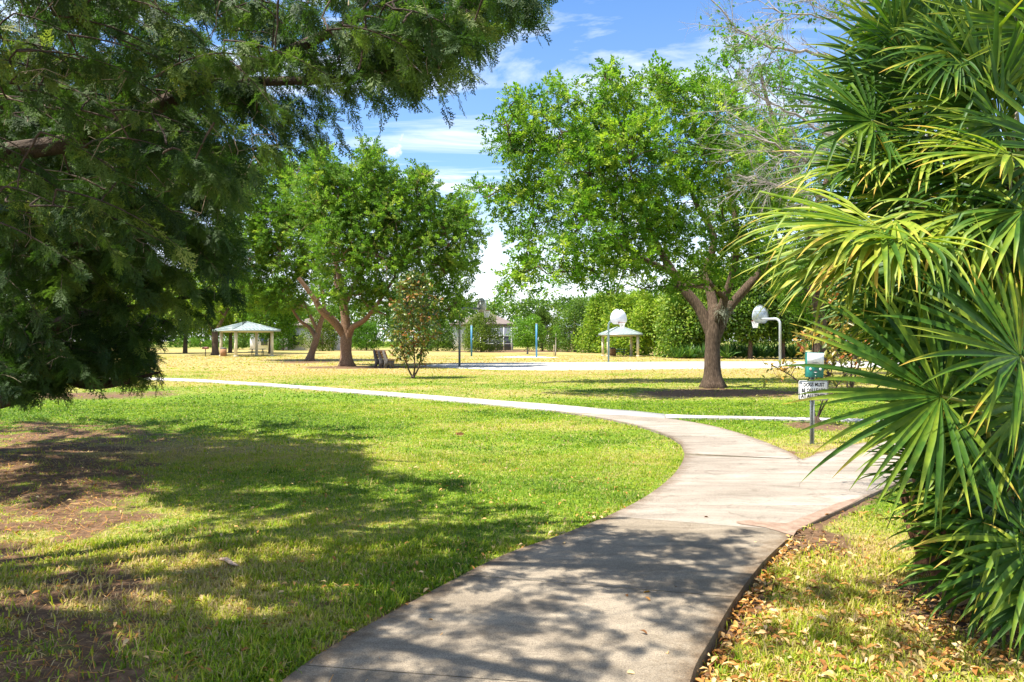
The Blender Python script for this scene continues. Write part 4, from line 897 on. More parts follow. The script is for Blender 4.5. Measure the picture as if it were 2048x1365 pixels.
# ------------------------------------------------------------------ dog sign station
x0, y0 = gp(1623.5, 889); s = empty('dog_sign_station', (x0, y0, 0), 'white dog sign with green bag dispenser on a perforated steel post', 'sign'); m = y0 / F
zz = lambda py: EYE - (py - CY) * m
xx = lambda px: (px - 1623.5) * m
b = B(); pw = .042
z1 = zz(712)
b.box((0, .02, z1 / 2 - .1), (pw, .004, z1 + .2))
for s_ in (-1, 1): b.box((s_ * (pw / 2 + .002), .008, z1 / 2 - .1), (.004, .028, z1 + .2)); b.box((s_ * (pw / 2 + .011), -.008, z1 / 2 - .1), (.014, .004, z1 + .2))
b.build('post', M['galv'], s)
b = B()
for k in range(50): b.tube([(0, .0165, .06 + k * .0254), (0, .0145, .06 + k * .0254)], .006, 8)
b.build('post_holes', M['sign_black'], s)
def rrect(b, x0, x1, z0, z1, r, ya, yb):
    pts = []
    for cx_, cz_, a0 in ((x1 - r, z1 - r, 0), (x0 + r, z1 - r, 90), (x0 + r, z0 + r, 180), (x1 - r, z0 + r, 270)):
        for t in (0, 30, 60, 90): pts.append((cx_ + r * math.cos(R(a0 + t)), cz_ + r * math.sin(R(a0 + t))))
    b.prism(pts, ya, yb); return pts
sx0, sx1, sz0, sz1 = xx(1595), xx(1654.5), zz(801.5), zz(762)
b = B(); rrect(b, sx0, sx1, sz0, sz1, .03, -.018, -.014); panel = b.build('sign_panel', M['sign_white'], s)
b = B(); ins = .012; P = []
for cx_, cz_, a0 in ((sx1 - .03, sz1 - .03, 0), (sx0 + .03, sz1 - .03, 90), (sx0 + .03, sz0 + .03, 180), (sx1 - .03, sz0 + .03, 270)):
    for t in (0, 30, 60, 90): P.append((cx_ + (.03 - ins + .004) * math.cos(R(a0 + t)), -.0185, cz_ + (.03 - ins + .004) * math.sin(R(a0 + t))))
P.append(P[0]); b.tube(P, .0035, 4, False); b.build('border', M['sign_black'], panel)
def text(body, x, z, h, w, parent, mat, name='lettering', y=-.0195):
    c = bpy.data.curves.new(name, 'FONT'); c.body = body; c.size = 1; c.align_x = 'CENTER'; c.align_y = 'CENTER'; c.extrude = .0005; c.offset = .028
    o = bpy.data.objects.new(name, c); COL.objects.link(o); bpy.context.view_layer.update(); d = o.dimensions; k = h / max(d[1], .01); kx = w / max(d[0], .01)
    me = bpy.data.meshes.new_from_object(o); bpy.data.objects.remove(o); me.materials.clear(); me.materials.append(mat); o = bpy.data.objects.new(name, me); COL.objects.link(o)
    o.parent = parent; o.location = (x, y, z); o.rotation_euler = (R(90), 0, 0); o.scale = (kx, k, 1); return o
hs = (sz1 - sz0)
text('DOGS MUST', xx(1625.5), sz1 - hs * .215, .062, .355, panel, M['sign_black']); text('BE ON LEADS', xx(1624.5), sz1 - hs * .50, .062, .40, panel, M['sign_black']); text('AT ALL TIMES', xx(1624), sz1 - hs * .79, .062, .40, panel, M['sign_black'])
# little dog mark in the upper corner
b = B(); mx, mz = sx0 + .032, sz1 - .04
b.tube([(mx - .012, -.019, mz), (mx + .01, -.019, mz + .003)], .0045, 5); b.tube([(mx + .01, -.019, mz + .003), (mx + .018, -.019, mz + .011)], .004, 5)
for q in (-.01, .006): b.tube([(mx + q, -.019, mz), (mx + q + .001, -.019, mz - .013)], .002, 4)
b.build('dog_mark', M['sign_black'], panel)
for q in (sz1 - .03, sz0 + .03):
    b = B(); b.tube([(0, -.018, q), (0, -.0225, q)], .008, 8); b.build('bolt', M['galv'], panel)
s.rotation_euler = (R(-.8), R(.9), R(2))
# dispenser
b = B(); dx0, dx1 = xx(1608), xx(1642); rrect(b, dx0, dx1, zz(755.5), zz(706), .012, -.075, .0); disp = b.build('bag_dispenser', M['disp_green'], s)
b = B(); b.box(((dx0 + dx1) / 2 + .004, -.077, (zz(707) + zz(729)) / 2), (dx1 - dx0 - .004, .003, zz(707) - zz(729))); nt_ = b.build('notice', M['paper'], disp)
b = B(); 
for k in range(4): b.box(((dx0 + dx1) / 2, -.0792, zz(727.5) + k * .006), (.16 - k * .03, .001, .0025))
b.build('fine_print', M['sign_black'], nt_)
b = B(); cxm = (dx0 + dx1) / 2 + .006; czm = zz(744)
b.prism([(cxm - .035, czm), (cxm, czm + .02), (cxm + .04, czm), (cxm, czm - .006)], -.0775, -.0755); b.build('bag_slot', M['sign_black'], disp)
b = B(); b.prism([(cxm - .03, czm - .005), (cxm, czm - .008), (cxm + .035, czm - .004), (cxm, czm - .022)], -.0775, -.0755); b.build('bag_tip', M['sign_white'], disp)
b = B()
for q, rr_ in ((-.085, .021), (.08, .021)):
    b.tube([(cxm + q, -.0755, zz(739)), (cxm + q, -.078, zz(739))], rr_, 16)
b.tube([(cxm, -.0755, zz(752)), (cxm, -.079, zz(752))], .007, 10)
b.build('round_sticker', M['sign_white'], disp)

# ================================================================== JUNIPERS
def spray_template():
    """flat drooping conifer spray: x along the twig, z normal"""
    V = []; Fc = []
    def strip_(a, d, L, w):
        d = np.array(d) / np.linalg.norm(d); s_ = np.array([-d[1], d[0], 0]) * w; n = len(V); m_ = a + d * L * .5
        V.extend([a, m_ + s_, a + d * L + np.array([0, 0, -.04 * L]), m_ - s_]); Fc.append((n, n + 2, n + 1)); Fc.append((n, n + 3, n + 2))
    pts = [np.array([t, .05 * math.sin(t * 4), -.10 * t * t]) for t in np.linspace(0, 1, 9)]
    for p, q in zip(pts[:-1], pts[1:]): strip_(p, q - p + np.array([1e-5, 0, 0]), np.linalg.norm(q - p) * 1.15, .010)
    r_ = random.Random(3)
    for i in range(15):
        t = .06 + i / 15 * .92; s_ = 1 if i % 2 else -1; p = np.array([t, .05 * math.sin(t * 4), -.10 * t * t]); an = R(r_.uniform(28, 48)) * s_; L = (.34 * (1 - t) ** .6 + .08) * r_.uniform(.7, 1.15)
        d = np.array([math.cos(an), math.sin(an), r_.uniform(-.25, .15)]); strip_(p, d, L, .020)
        for k in range(4):
            u = .2 + k * .2; q = p + d * L * u; a2 = an + (1 if k % 2 else -1) * R(32); d2 = np.array([math.cos(a2), math.sin(a2), r_.uniform(-.3, .3)]); strip_(q, d2, L * .45 * (1.1 - u * .6), .020)
    return np.array(V), [np.array(Fc)]
SPV, SPF = spray_template()
SIL = [(-60, -60), (1118, -60), (1115, 0), (1085, 30), (1078, 95), (1060, 40), (1030, 65), (1000, 85), (985, 140), (965, 105), (952, 185), (930, 150), (922, 235), (900, 170), (893, 235), (868, 160), (850, 180), (835, 215), (822, 275), (808, 205), (785, 190), (765, 245), (740, 200), (715, 215), (695, 275), (690, 300), (650, 290), (610, 330), (595, 375), (560, 330), (520, 345), (500, 400), (470, 440), (488, 470), (500, 540), (480, 575), (495, 605), (462, 625), (430, 600), (415, 655), (380, 640), (345, 700), (300, 680), (318, 740), (338, 765), (300, 775), (215, 770), (150, 760), (120, 800), (60, 805), (0, 815), (-60, 830)]
def vis_ok(P):
    px, py, fr = proj(P); on = fr & (px > -30) & (px < 2080) & (py > -30) & (py < 1400)
    return ~on | inpoly(px, py, SIL)
def juniper(label, trunk_xy, H, rt, limbs, seeds, lens, name='juniper_tree', nsp=15, size=(.16, .30), tint=.45):
    T = np.array([trunk_xy[0], trunk_xy[1], 0.]); root = empty(name, tuple(T), label, 'tree', 'dark drooping conifers at the left'); b = B()
    P = spline([T + (0, 0, -.2), T + (.05, 0, H * .35), T + (-.1, .1, H * .7), T + (0, 0, H)], 5); r = np.linspace(rt, .04, len(P)); b.tube(P, r, 14); roots = [(P[3:], r[3:])]
    for l in limbs:
        Q = spline([np.array(q[:3]) for q in l], 5); rr = np.linspace(l[0][3], l[-1][3], len(Q)); b.tube(Q, rr, 8, False); roots.append((Q, rr))
    seeds = np.array(seeds); nodes = np.concatenate([q[0] for q in roots]); rad = np.concatenate([np.broadcast_to(q[1], (len(q[0]),)) for q in roots])
    order = np.argsort(np.linalg.norm(seeds[:, :2] - T[:2], axis=1)); parts = []; tw = B()
    PP = []; DD = []; NN = []; SS = []; TT = []
    for i in order:
        c = seeds[i]; out = c - T; out[2] = 0; out /= np.linalg.norm(out) + 1e-6; out = out + rng.normal(0, .35, 3) * (1, 1, .5); out /= np.linalg.norm(out)
        L = lens[i]; start = c - out * L * .5 + (0, 0, .1 * L); d = np.linalg.norm(nodes - start, axis=1); j = int(np.argmin(d))
        # bough curve drooping towards the tip
        t = np.linspace(0, 1, 7)[:, None]; Q = start + out * L * t + np.array([0, 0, -1.]) * (t ** 2) * L * rng.uniform(.25, .6)
        Cn = curve(nodes[j], start, 6, d[j] * .05, d[j] * .012); 
        if vis_ok(np.vstack([Cn, Q[:4]])).all() and d[j] < 3.5:
            b.tube(Cn, np.linspace(min(rad[j] * .5, .008 + .007 * d[j]), .007, 6), 5, False); nodes = np.vstack([nodes, Cn[1:], Q[1:4]]); rad = np.concatenate([rad, np.full(5, .014), np.full(3, .01)])
        if vis_ok(Q + (Q[-1] - Q[-2]) * 1.0).all(): b.tube(Q, np.linspace(.007, .002, 7), 4, False)
        ns = int(nsp * L / .8 * rng.uniform(.75, 1.2)) + 2; u = rng.uniform(.05, 1, ns); base = np.stack([np.interp(u, t[:, 0], Q[:, k]) for k in range(3)], 1)
        sd = rng.uniform(-1, 1, (ns, 1)) * np.cross(out, [0, 0, 1.])[None] * .8; dirs = out[None] * rng.uniform(.2, 1.0, (ns, 1)) + sd + np.array([0, 0, -1.]) * rng.uniform(.5, 2.2, (ns, 1)); dirs /= np.linalg.norm(dirs, axis=1)[:, None]
        t0 = rng.normal(0, .16); PP.append(base); DD.append(dirs); NN.append(rdir(ns)); SS.append(rng.uniform(*size, ns)); TT.append(np.clip(tint + t0 + rng.normal(0, .1, ns), 0, 1))
    PP, DD, NN, SS, TT = map(np.concatenate, (PP, DD, NN, SS, TT))
    k = vis_ok(PP + DD * (SS * rng.uniform(.1, 1.5, len(SS)))[:, None]) & vis_ok(PP) & (PP[:, 2] > .35); PP, DD, NN, SS, TT = PP[k], DD[k], NN[k], SS[k], TT[k]
    O = T; b.V = [np.concatenate(b.V) - O]; b.build('trunk', M['bark_jun'], root, True)
    v, fs, t = inst(SPV, SPF, PP - O, frames(NN, DD), SS, TT); mesh_obj('foliage', v, fs, M['juniper'], root, {'tint': t})
    # dead bare twigs hanging inside
    tb = B(); sel = rng.choice(len(PP), min(260, len(PP)), False)
    for i in sel:
        p = PP[i] - O; q = p + (rng.normal(0, .5, 3) + (0, 0, -.5)) * SS[i] * 2.0; pts = curve(p, q, 5, .03, .02)
        if vis_ok(pts + O).all():
            tb.tube(pts, np.linspace(.005, .002, 5), 3, False)
            for _ in range(2): k_ = rng.integers(1, 4); q2 = pts[k_] + rng.normal(0, .10, 3); tb.tube(curve(pts[k_], q2, 3), [.003, .0025, .0015], 3, False)
    tag(tb.build('dead_twig', M['twig_jun'], root), kind='stuff'); return root
def pts_in(poly, n):
    xs_ = [p[0] for p in poly]; ys_ = [p[1] for p in poly]; out = []
    while len(out) < n:
        x = rng.uniform(min(xs_), max(xs_)); y = rng.uniform(min(ys_), max(ys_))
        if inpoly(np.array([x]), np.array([y]), poly)[0]: out.append((x, y))
    return out
# near conifer: boughs overhanging the lawn and the path
seeds = []; lens = []
def put(P, L): seeds.append(P); lens.append(L)
for x, y in pts_in([(-40, -40), (1090, -40), (1060, 20), (960, 90), (900, 160), (820, 200), (740, 180), (690, 230), (560, 290), (470, 380), (-40, 500)], 300):
    pr = 1 if x < 560 else (.62 if not (590 < x < 720 and 90 < y < 260) else .3)
    if rng.random() > pr: continue
    if fbm(np.array([x / 75.]), np.array([y / 60.]), 7, 2)[0] < .36 and rng.random() < .8: continue
    zmin = np.interp(x, [0, 500, 1100], [4.6, 4.4, 4.2]); put(wp(x, y, rng.uniform(zmin, np.interp(x, [0, 500, 800, 1100], [7.5, 7.0, 5.8, 5.0]))), rng.uniform(.45, .95))
for x, y in pts_in([(700, -30), (1085, -30), (1055, 20), (960, 80), (880, 140), (760, 160)], 60): put(wp(x, y, rng.uniform(4.2, 5.6)), rng.uniform(.3, .6))
# shade the conifer throws: each shadow target is traced back along the sun to a bough
def shade(poly, n, h0, h1, ls=(.4, .8)):
    for x, y in pts_in(poly, n):
        g = np.array([*gp(x, y), 0.]); h = rng.uniform(h0, h1); P = g + S * (h / S[2])
        if vis_ok(P[None])[0]: put(P, rng.uniform(*ls))
shade([(-250, 1040), (250, 1120), (520, 1095), (760, 1110), (980, 1062), (1180, 1058), (1320, 1100), (1220, 1170), (1150, 1260), (1000, 1365), (900, 1500), (-400, 1500), (-500, 1150)], 150, 4.2, 6.0)
shade([(-300, 1060), (200, 1100), (560, 1110), (980, 1120), (900, 1230), (560, 1400), (-400, 1500)], 110, 4.0, 5.6)
shade([(0, 1120), (560, 1120), (900, 1130), (860, 1200), (600, 1360), (500, 1450), (-100, 1450)], 110, 3.9, 5.2, (.5, .9))
shade([(1180, 1085), (1480, 1120), (1420, 1200), (1350, 1290), (1000, 1250), (1050, 1150)], 14, 4.6, 6.0, (.3, .5))
shade([(980, 1180), (1380, 1160), (1400, 1240), (1330, 1365), (700, 1365)], 16, 4.4, 6.0, (.25, .45))
shade([(1400, 1140), (1750, 1150), (1700, 1290), (1450, 1320)], 14, 4.6, 6.0, (.2, .45)); shade([(1700, 1180), (2000, 1200), (2000, 1340), (1700, 1330)], 8, 4.6, 6.0, (.2, .45))
nT = (-7.2, 4.0)
limbs_n = [[(-7.2, 4.0, 2.2, .09), (*wp(120, 290, 5.9), .045), (*wp(330, 205, 5.9), .042), (*wp(560, 112, 5.8), .042), (*wp(700, 45, 5.6), .03), (*wp(860, -40, 5.3), .02)],
           [(*wp(400, 170, 5.9), .05), (*wp(550, 163, 5.5), .03), (*wp(700, 157, 5.2), .022), (*wp(850, 120, 5.0), .01)],
           [(-7.2, 4.0, 4.0, .10), (-3.6, 4.6, 4.6, .05), (-2.0, 4.5, 5.2, .03), (-.6, 4.2, 5.5, .02)], [(-7.2, 4.0, 4.4, .10), (-3.8, 3.4, 5.0, .045), (-2.2, 2.6, 5.4, .025), (-1.0, 2.0, 5.6, .02)],
           [(-7.2, 4.0, 3.0, .10), (-4.2, 3.2, 4.0, .045), (-3.4, 2.2, 4.6, .03)], [(-7.2, 4.0, 4.8, .09), (-3.0, 5.6, 5.6, .04), (-1.6, 5.8, 6.0, .03)],
           [(*wp(240, 250, 5.9), .05), (*wp(300, 300, 6.2), .035), (*wp(420, 310, 6.4), .025), (*wp(560, 290, 6.3), .012)]]
juniper('dark conifer overhead whose long limb reaches toward the sky gap', nT, 6.6, .22, limbs_n, seeds, lens, size=(.11, .22), nsp=32)
# far conifer: the low drooping mass at the left
seeds = []; lens = []
for x, y in pts_in([(-60, 120), (380, 200), (470, 430), (470, 590), (400, 640), (330, 720), (200, 760), (60, 790), (-60, 810)], 420): 
    if fbm(np.array([x / 80.]), np.array([y / 60.]), 19, 2)[0] < (.34 if y < 560 else .42) and rng.random() < .8: continue
    if inpoly(np.array([x]), np.array([y]), [(300, 600), (470, 600), (470, 720), (300, 760)])[0] and rng.random() < .55: continue
    put(wp(x, y, rng.uniform(8.2, 12.5)), rng.uniform(.7, 1.4))
for x, y in [(140, 752), (175, 745), (210, 752), (240, 748), (270, 752), (300, 742), (320, 730), (90, 770), (60, 780), (30, 785), (120, 765), (420, 605), (450, 600), (470, 585), (380, 625), (340, 660), (320, 690)] * 2: put(wp(x, y - rng.uniform(0, 20), rng.uniform(9.4, 10.2)), rng.uniform(.4, .8))
shade([(-300, 836), (580, 842), (760, 862), (300, 872), (-300, 856)], 70, 3.5, 6.5, (.8, 1.3))
shade([(-300, 893), (430, 893), (700, 893), (830, 912), (700, 930), (930, 952), (850, 985), (650, 1015), (300, 1000), (-300, 1010)], 170, 3.6, 6.2, (.6, 1.2))
fT = (-8.8, 11.0)
limbs_f = [[(-8.8, 11, 1.2, .14), (*wp(60, 690, 10.6), .05), (*wp(130, 640, 10.4), .035), (*wp(250, 620, 10.2), .025), (*wp(400, 590, 10), .02)],
           [(-8.8, 11, .7, .2), (*wp(20, 790, 10.2), .06), (*wp(100, 735, 10), .035), (*wp(160, 765, 9.8), .022), (*wp(230, 768, 9.7), .016), (*wp(320, 745, 9.6), .012)],
           [(-8.8, 11, 3, .16), (*wp(150, 480, 10.5), .08), (*wp(300, 470, 10.2), .05), (*wp(450, 500, 10), .02)],
           [(-8.8, 11, 4, .14), (*wp(140, 300, 10.5), .08), (*wp(330, 260, 10.2), .04), (*wp(430, 300, 10), .02)], [(-8.8, 11, 5.2, .12), (-6, 9.8, 6, .06), (-4, 9, 6.2, .03)], [(-8.8, 11, 2.2, .16), (-7.4, 12.6, 3.2, .1), (-6.2, 14, 4, .04)]]
juniper('dark conifer with boughs drooping almost to the ground at far left', fT, 8.0, .3, limbs_f, seeds, lens, size=(.17, .33), nsp=34, tint=.36)

# ================================================================== BARE TREE upper right
def bare_tree():
    T = np.array([*gp(1990, 1005), 0.]); root = empty('bare_tree', tuple(T), 'nearly leafless pale twigged tree leaning over from behind the palms', 'tree'); b = B(); Zb = T[1]
    tips = []
    def grow(p, d, L, r, dep, px_lim):
        n = 7; P = [p]; dd = d.copy()
        for i in range(n - 1):
            dd = dd + rng.normal(0, .09, 3) + np.array([0, 0, -.015]); dd /= np.linalg.norm(dd); P.append(P[-1] + dd * L / (n - 1))
        P = np.array(P); b.tube(P, np.linspace(r * .8, r * .28, n), 5 if dep > 1 else 3, False); tips.append(P[-1])
        if dep > 0:
            for k in range(5 if dep > 1 else 4):
                i = rng.integers(1, n - 1); nd_ = dd + rng.normal(0, .48, 3) * (1, .7, .8); nd_ /= np.linalg.norm(nd_); grow(P[i], nd_, L * rng.uniform(.4, .75), r * .55, dep - 1, px_lim)
    def limb(pts, r0, r1, sub, L):
        P = spline([wp(px, py, Z) for px, py, Z in pts], 5); P[1:] += rng.normal(0, .018, (len(P) - 1, 3)); r0 *= .6; rr = np.linspace(r0, r1 * .8, len(P)); b.tube(P, rr, 7, False); sub = int(sub * 1.6)
        for k in range(sub):
            i = rng.integers(len(P) // 3, len(P) - 1); d = P[i + 1] - P[i]; d /= np.linalg.norm(d); d = d + rng.normal(0, .35, 3) * (1, .6, 1); d /= np.linalg.norm(d); grow(P[i], d, L * rng.uniform(.6, 1.1), max(rr[i] * .45, .006), 2, 0)
    b.tube(spline([T + (0, 0, -.1), wp(1980, 700, Zb), wp(1960, 400, Zb), wp(1900, 200, Zb)], 5), np.linspace(.12, .07, 16), 10)
    z = Zb
    b_k = .62
    limb([(1960, 400, z), (1850, 330, z), (1700, 285, z), (1590, 230, z), (1500, 185, z - .2)], .05, .009, 9, .75)
    limb([(1960, 420, z), (1800, 390, z - .4), (1650, 330, z - .4), (1550, 290, z - .4), (1470, 265, z - .4)], .045, .008, 9, .7)
    limb([(1920, 260, z), (1780, 180, z), (1650, 110, z + .3), (1560, 100, z + .3), (1480, 60, z + .3), (1405, -10, z + .3)], .045, .008, 7, .55)
    limb([(1950, 450, z), (1800, 430, z), (1680, 400, z + .3), (1560, 370, z + .3), (1480, 350, z + .3)], .035, .007, 7, .6)
    limb([(1920, 150, z), (1820, 90, z), (1700, 50, z), (1600, 30, z), (1520, 20, z)], .03, .006, 8, .6); limb([(1930, 120, z), (1850, 40, z), (1750, 0, z), (1650, -20, z)], .03, .006, 8, .6)
    limb([(1900, 200, z), (1800, 60, z), (1740, -60, z)], .05, .02, 6, .6); limb([(1900, 210, z), (1980, 60, z), (2040, -40, z)], .05, .02, 7, .6)
    b.V = [np.concatenate(b.V) - T]; b.build('trunk', M['bark_pale'], root)
    tp = np.array(tips); px, py, _ = proj(tp); k = ((py < 110) & (rng.random(len(tp)) < .10)) | (rng.random(len(tp)) < .02); c = tp[k] - T
    v, fs, t = leaf_cloud(c, np.full(len(c), .07), 6, .055, tV=BIG_V, tF=BIG_F); mesh_obj('foliage', v, fs, M['sprig'], root, {'tint': t})
    # two thin shoots that stand in front of the sky
bare_tree()

# ================================================================== PALMS
def frond_mesh(hub, a, nrm, r, nl, span, droop, tint, width=1.0, fold=.22, bend=.25, rag=.1, shape=1.0):
    a = np.asarray(a, float); a /= np.linalg.norm(a); nrm = np.asarray(nrm, float); nrm = nrm - a * np.dot(a, nrm); nrm /= np.linalg.norm(nrm); s_ = np.cross(nrm, a)
    Vs = []; Fs = []; Ts = []; K = 11; g = np.array([0, 0, -1.]); n0 = 0; dth = 2 * span / nl
    for i in range(nl):
        th = -span + (i + .5) * dth + rng.normal(0, .02); d = math.cos(th) * a + math.sin(th) * s_; d = d + nrm * (.18 * (abs(th) / span) ** 2 + rng.normal(0, .11)); d /= np.linalg.norm(d)
        L = r * .92 * (1 - .28 * (abs(th) / span) ** 2.2) * rng.uniform(.84, 1.1); dr = droop * rng.uniform(.3, 2.2); brk = rng.random() < bend; kb = rng.integers(5, 8)
        p = np.asarray(hub, float) + d * .015; side = np.cross(nrm, d); side /= np.linalg.norm(side); nn = np.cross(d, side); col = np.clip(tint * .88 + .02 + rng.normal(0, .12), 0, 1); tipc = .2 if rng.random() < .7 else .65
        for k in range(K):
            u = k / (K - 1); w = min(u * L * dth * .60 + .002, .0165 * width) if u < .4 else .0165 * width * (1 - ((u - .4) / .6) ** 1.5) + .0006
            nn = np.cross(side, d); nn = -nn if np.dot(nn, nrm) < 0 else nn
            sgn = 1 if i % 2 else 1
            lift = nn * w * (.9 if u > .1 else .3) * fold * 2.6
            Vs += [p - side * w + lift, p, p + side * w + lift]; tt = col + (tipc * max(0, u - .62) / .38); Ts += [min(tt, 1)] * 3
            if k < K - 1:
                q = n0 + k * 3; Fs += [(q, q + 1, q + 4, q + 3), (q + 1, q + 2, q + 5, q + 4)]
            step = L / (K - 1); d = d + g * dr * (u ** 1.6) * .5
            if brk and k == kb: d = d + g * rng.uniform(.8, 2.2)
            d /= np.linalg.norm(d); p = p + d * step
            side = side - d * np.dot(side, d); side /= np.linalg.norm(side)
        n0 += 3 * K
    return np.array(Vs), np.array(Fs), np.array(Ts)
def palm(name, label, base_xy, H, rtr, fronds, cat='palm tree', lean=(0, 0), fib=True, group='fan palms at the right'):
    T = np.array([base_xy[0], base_xy[1], 0.]); root = empty(name, tuple(T), label, cat, group); crown = np.array([lean[0], lean[1], H])
    P = spline([(0, 0, -.1), (lean[0] * .3, lean[1] * .3, H * .35), crown], 8); b = B(); rr = rtr * (1 + .12 * np.sin(np.arange(len(P)) * 2.3)); b.tube(P, rr, 12)
    for i in range(int(H * 26)):      # old leaf boots
        u = rng.random() * .95; c = np.array([np.interp(u * H, P[:, 2], P[:, k]) for k in range(3)]); an = rng.uniform(0, 6.28); o = np.array([math.cos(an), math.sin(an), 0]); q = c + o * rtr * .8
        b.tube([q, q + o * .05 + (0, 0, .09), q + o * .10 + (0, 0, .22)], [.028, .02, .012], 4)
    b.build('trunk', M['fibre'], root, True)
    for f in fronds:
        hub = wp(*f['h']) - T; z = np.array(f['a'], float); nrm = np.array(f.get('n', (-.25, -.6, .75)), float)
        v, fs, t = frond_mesh(hub, z, nrm, f['r'], f.get('nl', 34), R(f.get('sp', 105)), f.get('dr', .25), f.get('t', .4), f.get('w', 1.0), bend=f.get('b', .15), fold=.25)
        dry = f.get('dry', False); o = mesh_obj('frond', v, [fs], M['palm_dry'] if dry else M['palm'], root, {'tint': t})
        if f.get('lab'): o['label'] = f['lab']
        az = z / np.linalg.norm(z); st = np.array([lean[0], lean[1], H * rng.uniform(.85, 1.0)]) if H > .6 else np.array([lean[0] * .5, lean[1] * .5, H * .6]); L = np.linalg.norm(hub - st)
        t_ = np.linspace(0, 1, 8)[:, None]; c1 = hub - az * L * .4; Q = (1 - t_) ** 2 * st + 2 * t_ * (1 - t_) * c1 + t_ ** 2 * hub; b = B(); b.tube(Q, np.linspace(.016, .008, 8), 6, False); b.build('petiole', M['stem_dry'] if dry else M['stem'], o)
    return root
def fill(x0, x1, y0, y1, z0, z1, n, t):
    out = []
    for i in range(n):
        px, py = rng.uniform(x0, x1), rng.uniform(y0, y1); a = rng.uniform(-.4, 1.0)
        out.append(dict(h=(px, py, rng.uniform(z0, z1)), a=(-1 + rng.uniform(0, .5), rng.uniform(-.3, .2), a), r=rng.uniform(.5, .68), nl=30, sp=rng.uniform(85, 115), dr=rng.uniform(.06, .22), t=rng.uniform(*t), n=(-.25 + rng.uniform(-.2, .2), -.75, .35 + rng.uniform(-.2, .4)), w=.82, b=.08))
    return out
def fr(px, py, Z, ax, ay, az, r, **k):
    """frond with hub at pixel px,py and depth Z; axis given as right, away, up"""
    return dict(h=(px, py, Z), a=(ax, ay, az), r=r, **k)
p1 = palm('fan_palm', 'tall fan palm whose crown leans over toward the bare twigs', (3.45, 5.9), 3.1, .11, [
    fr(1746, 243, 5.0, -1, 0, .35, .82, nl=36, sp=110, dr=.12, t=.25, n=(-.2, -.75, .6)),
    fr(1835, 190, 5.1, -.35, .1, 1, .85, nl=36, sp=95, dr=.08, t=.28, n=(-.35, -.8, .1)),
    fr(1730, 325, 5.1, -1, .1, -.02, .72, nl=34, sp=100, dr=.12, t=.42, n=(-.1, -.55, .8)),
    fr(1775, 400, 5.2, -1, 0, -.35, .74, nl=34, sp=105, dr=.15, t=.22, n=(-.4, -.7, .6)),
    fr(1800, 130, 5.4, -.5, .3, .9, .8, nl=34, sp=100, dr=.1, t=.35, n=(-.6, -.7, .3)),
    fr(1870, 300, 4.9, -.5, -.5, -.3, .75, nl=34, sp=110, dr=.3, t=.5, n=(-.3, -.5, .8)),
    fr(1860, 440, 5.3, -.5, -.2, -.6, .8, nl=34, sp=115, dr=.3, t=.2, n=(-.5, -.6, .4)),
    fr(1900, 110, 5.5, .1, .2, 1, .8, nl=34, sp=100, dr=.1, t=.4, n=(-.4, -.85, .2)),
    fr(1800, 500, 5.6, -.7, .1, -.7, .75, nl=30, sp=110, dr=.3, t=.3, n=(-.6, -.6, .4)),
    fr(1800, 280, 5.6, -.7, 0, .5, .7, nl=32, sp=110, dr=.2, t=.15, n=(-.5, -.6, .5)), fr(1850, 380, 5.5, -.9, 0, .2, .7, nl=32, sp=110, dr=.25, t=.45, n=(-.2, -.4, .9)),
    fr(1900, 470, 5.4, -.2, -.3, -1, .7, nl=26, sp=70, dr=.2, t=.5, n=(-.3, -.8, .1), dry=True, lab='dead brown frond hanging against the stem'), fr(1830, 560, 5.5, -.1, -.2, -1, .6, nl=26, sp=60, dr=.2, t=.3, n=(-.6, -.7, .1), dry=True),
    fr(1860, 60, 5.3, -.6, .1, .6, .75, nl=32, sp=105, dr=.15, t=.42, n=(-.3, -.6, .7)), fr(1760, 170, 5.6, -.7, .2, .8, .62, nl=30, sp=100, dr=.12, t=.3, n=(-.4, -.8, .4))] + fill(1750, 1900, 60, 480, 5.0, 5.6, 9, (.1, .55)), lean=(-.35, -.25))
p2 = palm('fan_palm', 'fan palm with yellow green drooping fronds reaching over the hoop', (3.05, 5.3), 2.5, .10, [
    fr(1790, 440, 4.5, -.8, -.1, -.55, .92, nl=32, sp=70, dr=.3, t=.62, n=(-.5, -.4, .8), b=.1),
    fr(1762, 458, 4.4, -1, -.1, .05, 1.08, nl=36, sp=75, dr=.32, t=.62, n=(-.1, -.5, .85), b=.12, w=1.05, lab='yellow green frond drooping over the basketball hoop'),
    fr(1740, 490, 4.6, -1, .2, -.3, .9, nl=32, sp=75, dr=.3, t=.55, n=(-.3, -.5, .8), b=.1),
    fr(1810, 480, 4.2, -.6, -.5, -.2, .7, nl=30, sp=85, dr=.45, t=.6, n=(0, -.4, .9), b=.3),
    fr(1850, 520, 4.7, -.9, 0, -.5, .8, nl=34, sp=95, dr=.4, t=.3, n=(-.5, -.5, .7)),
    fr(1900, 600, 4.9, -.8, -.2, -.4, .8, nl=34, sp=105, dr=.35, t=.35, n=(-.4, -.6, .6)),
    fr(1830, 620, 5.0, -.9, .1, -.25, .75, nl=34, sp=100, dr=.25, t=.28, n=(-.3, -.6, .7)),
    fr(1920, 430, 4.5, -.2, -.6, -.5, .75, nl=34, sp=115, dr=.5, t=.55, n=(-.2, -.8, .4))], lean=(-.2, -.3))
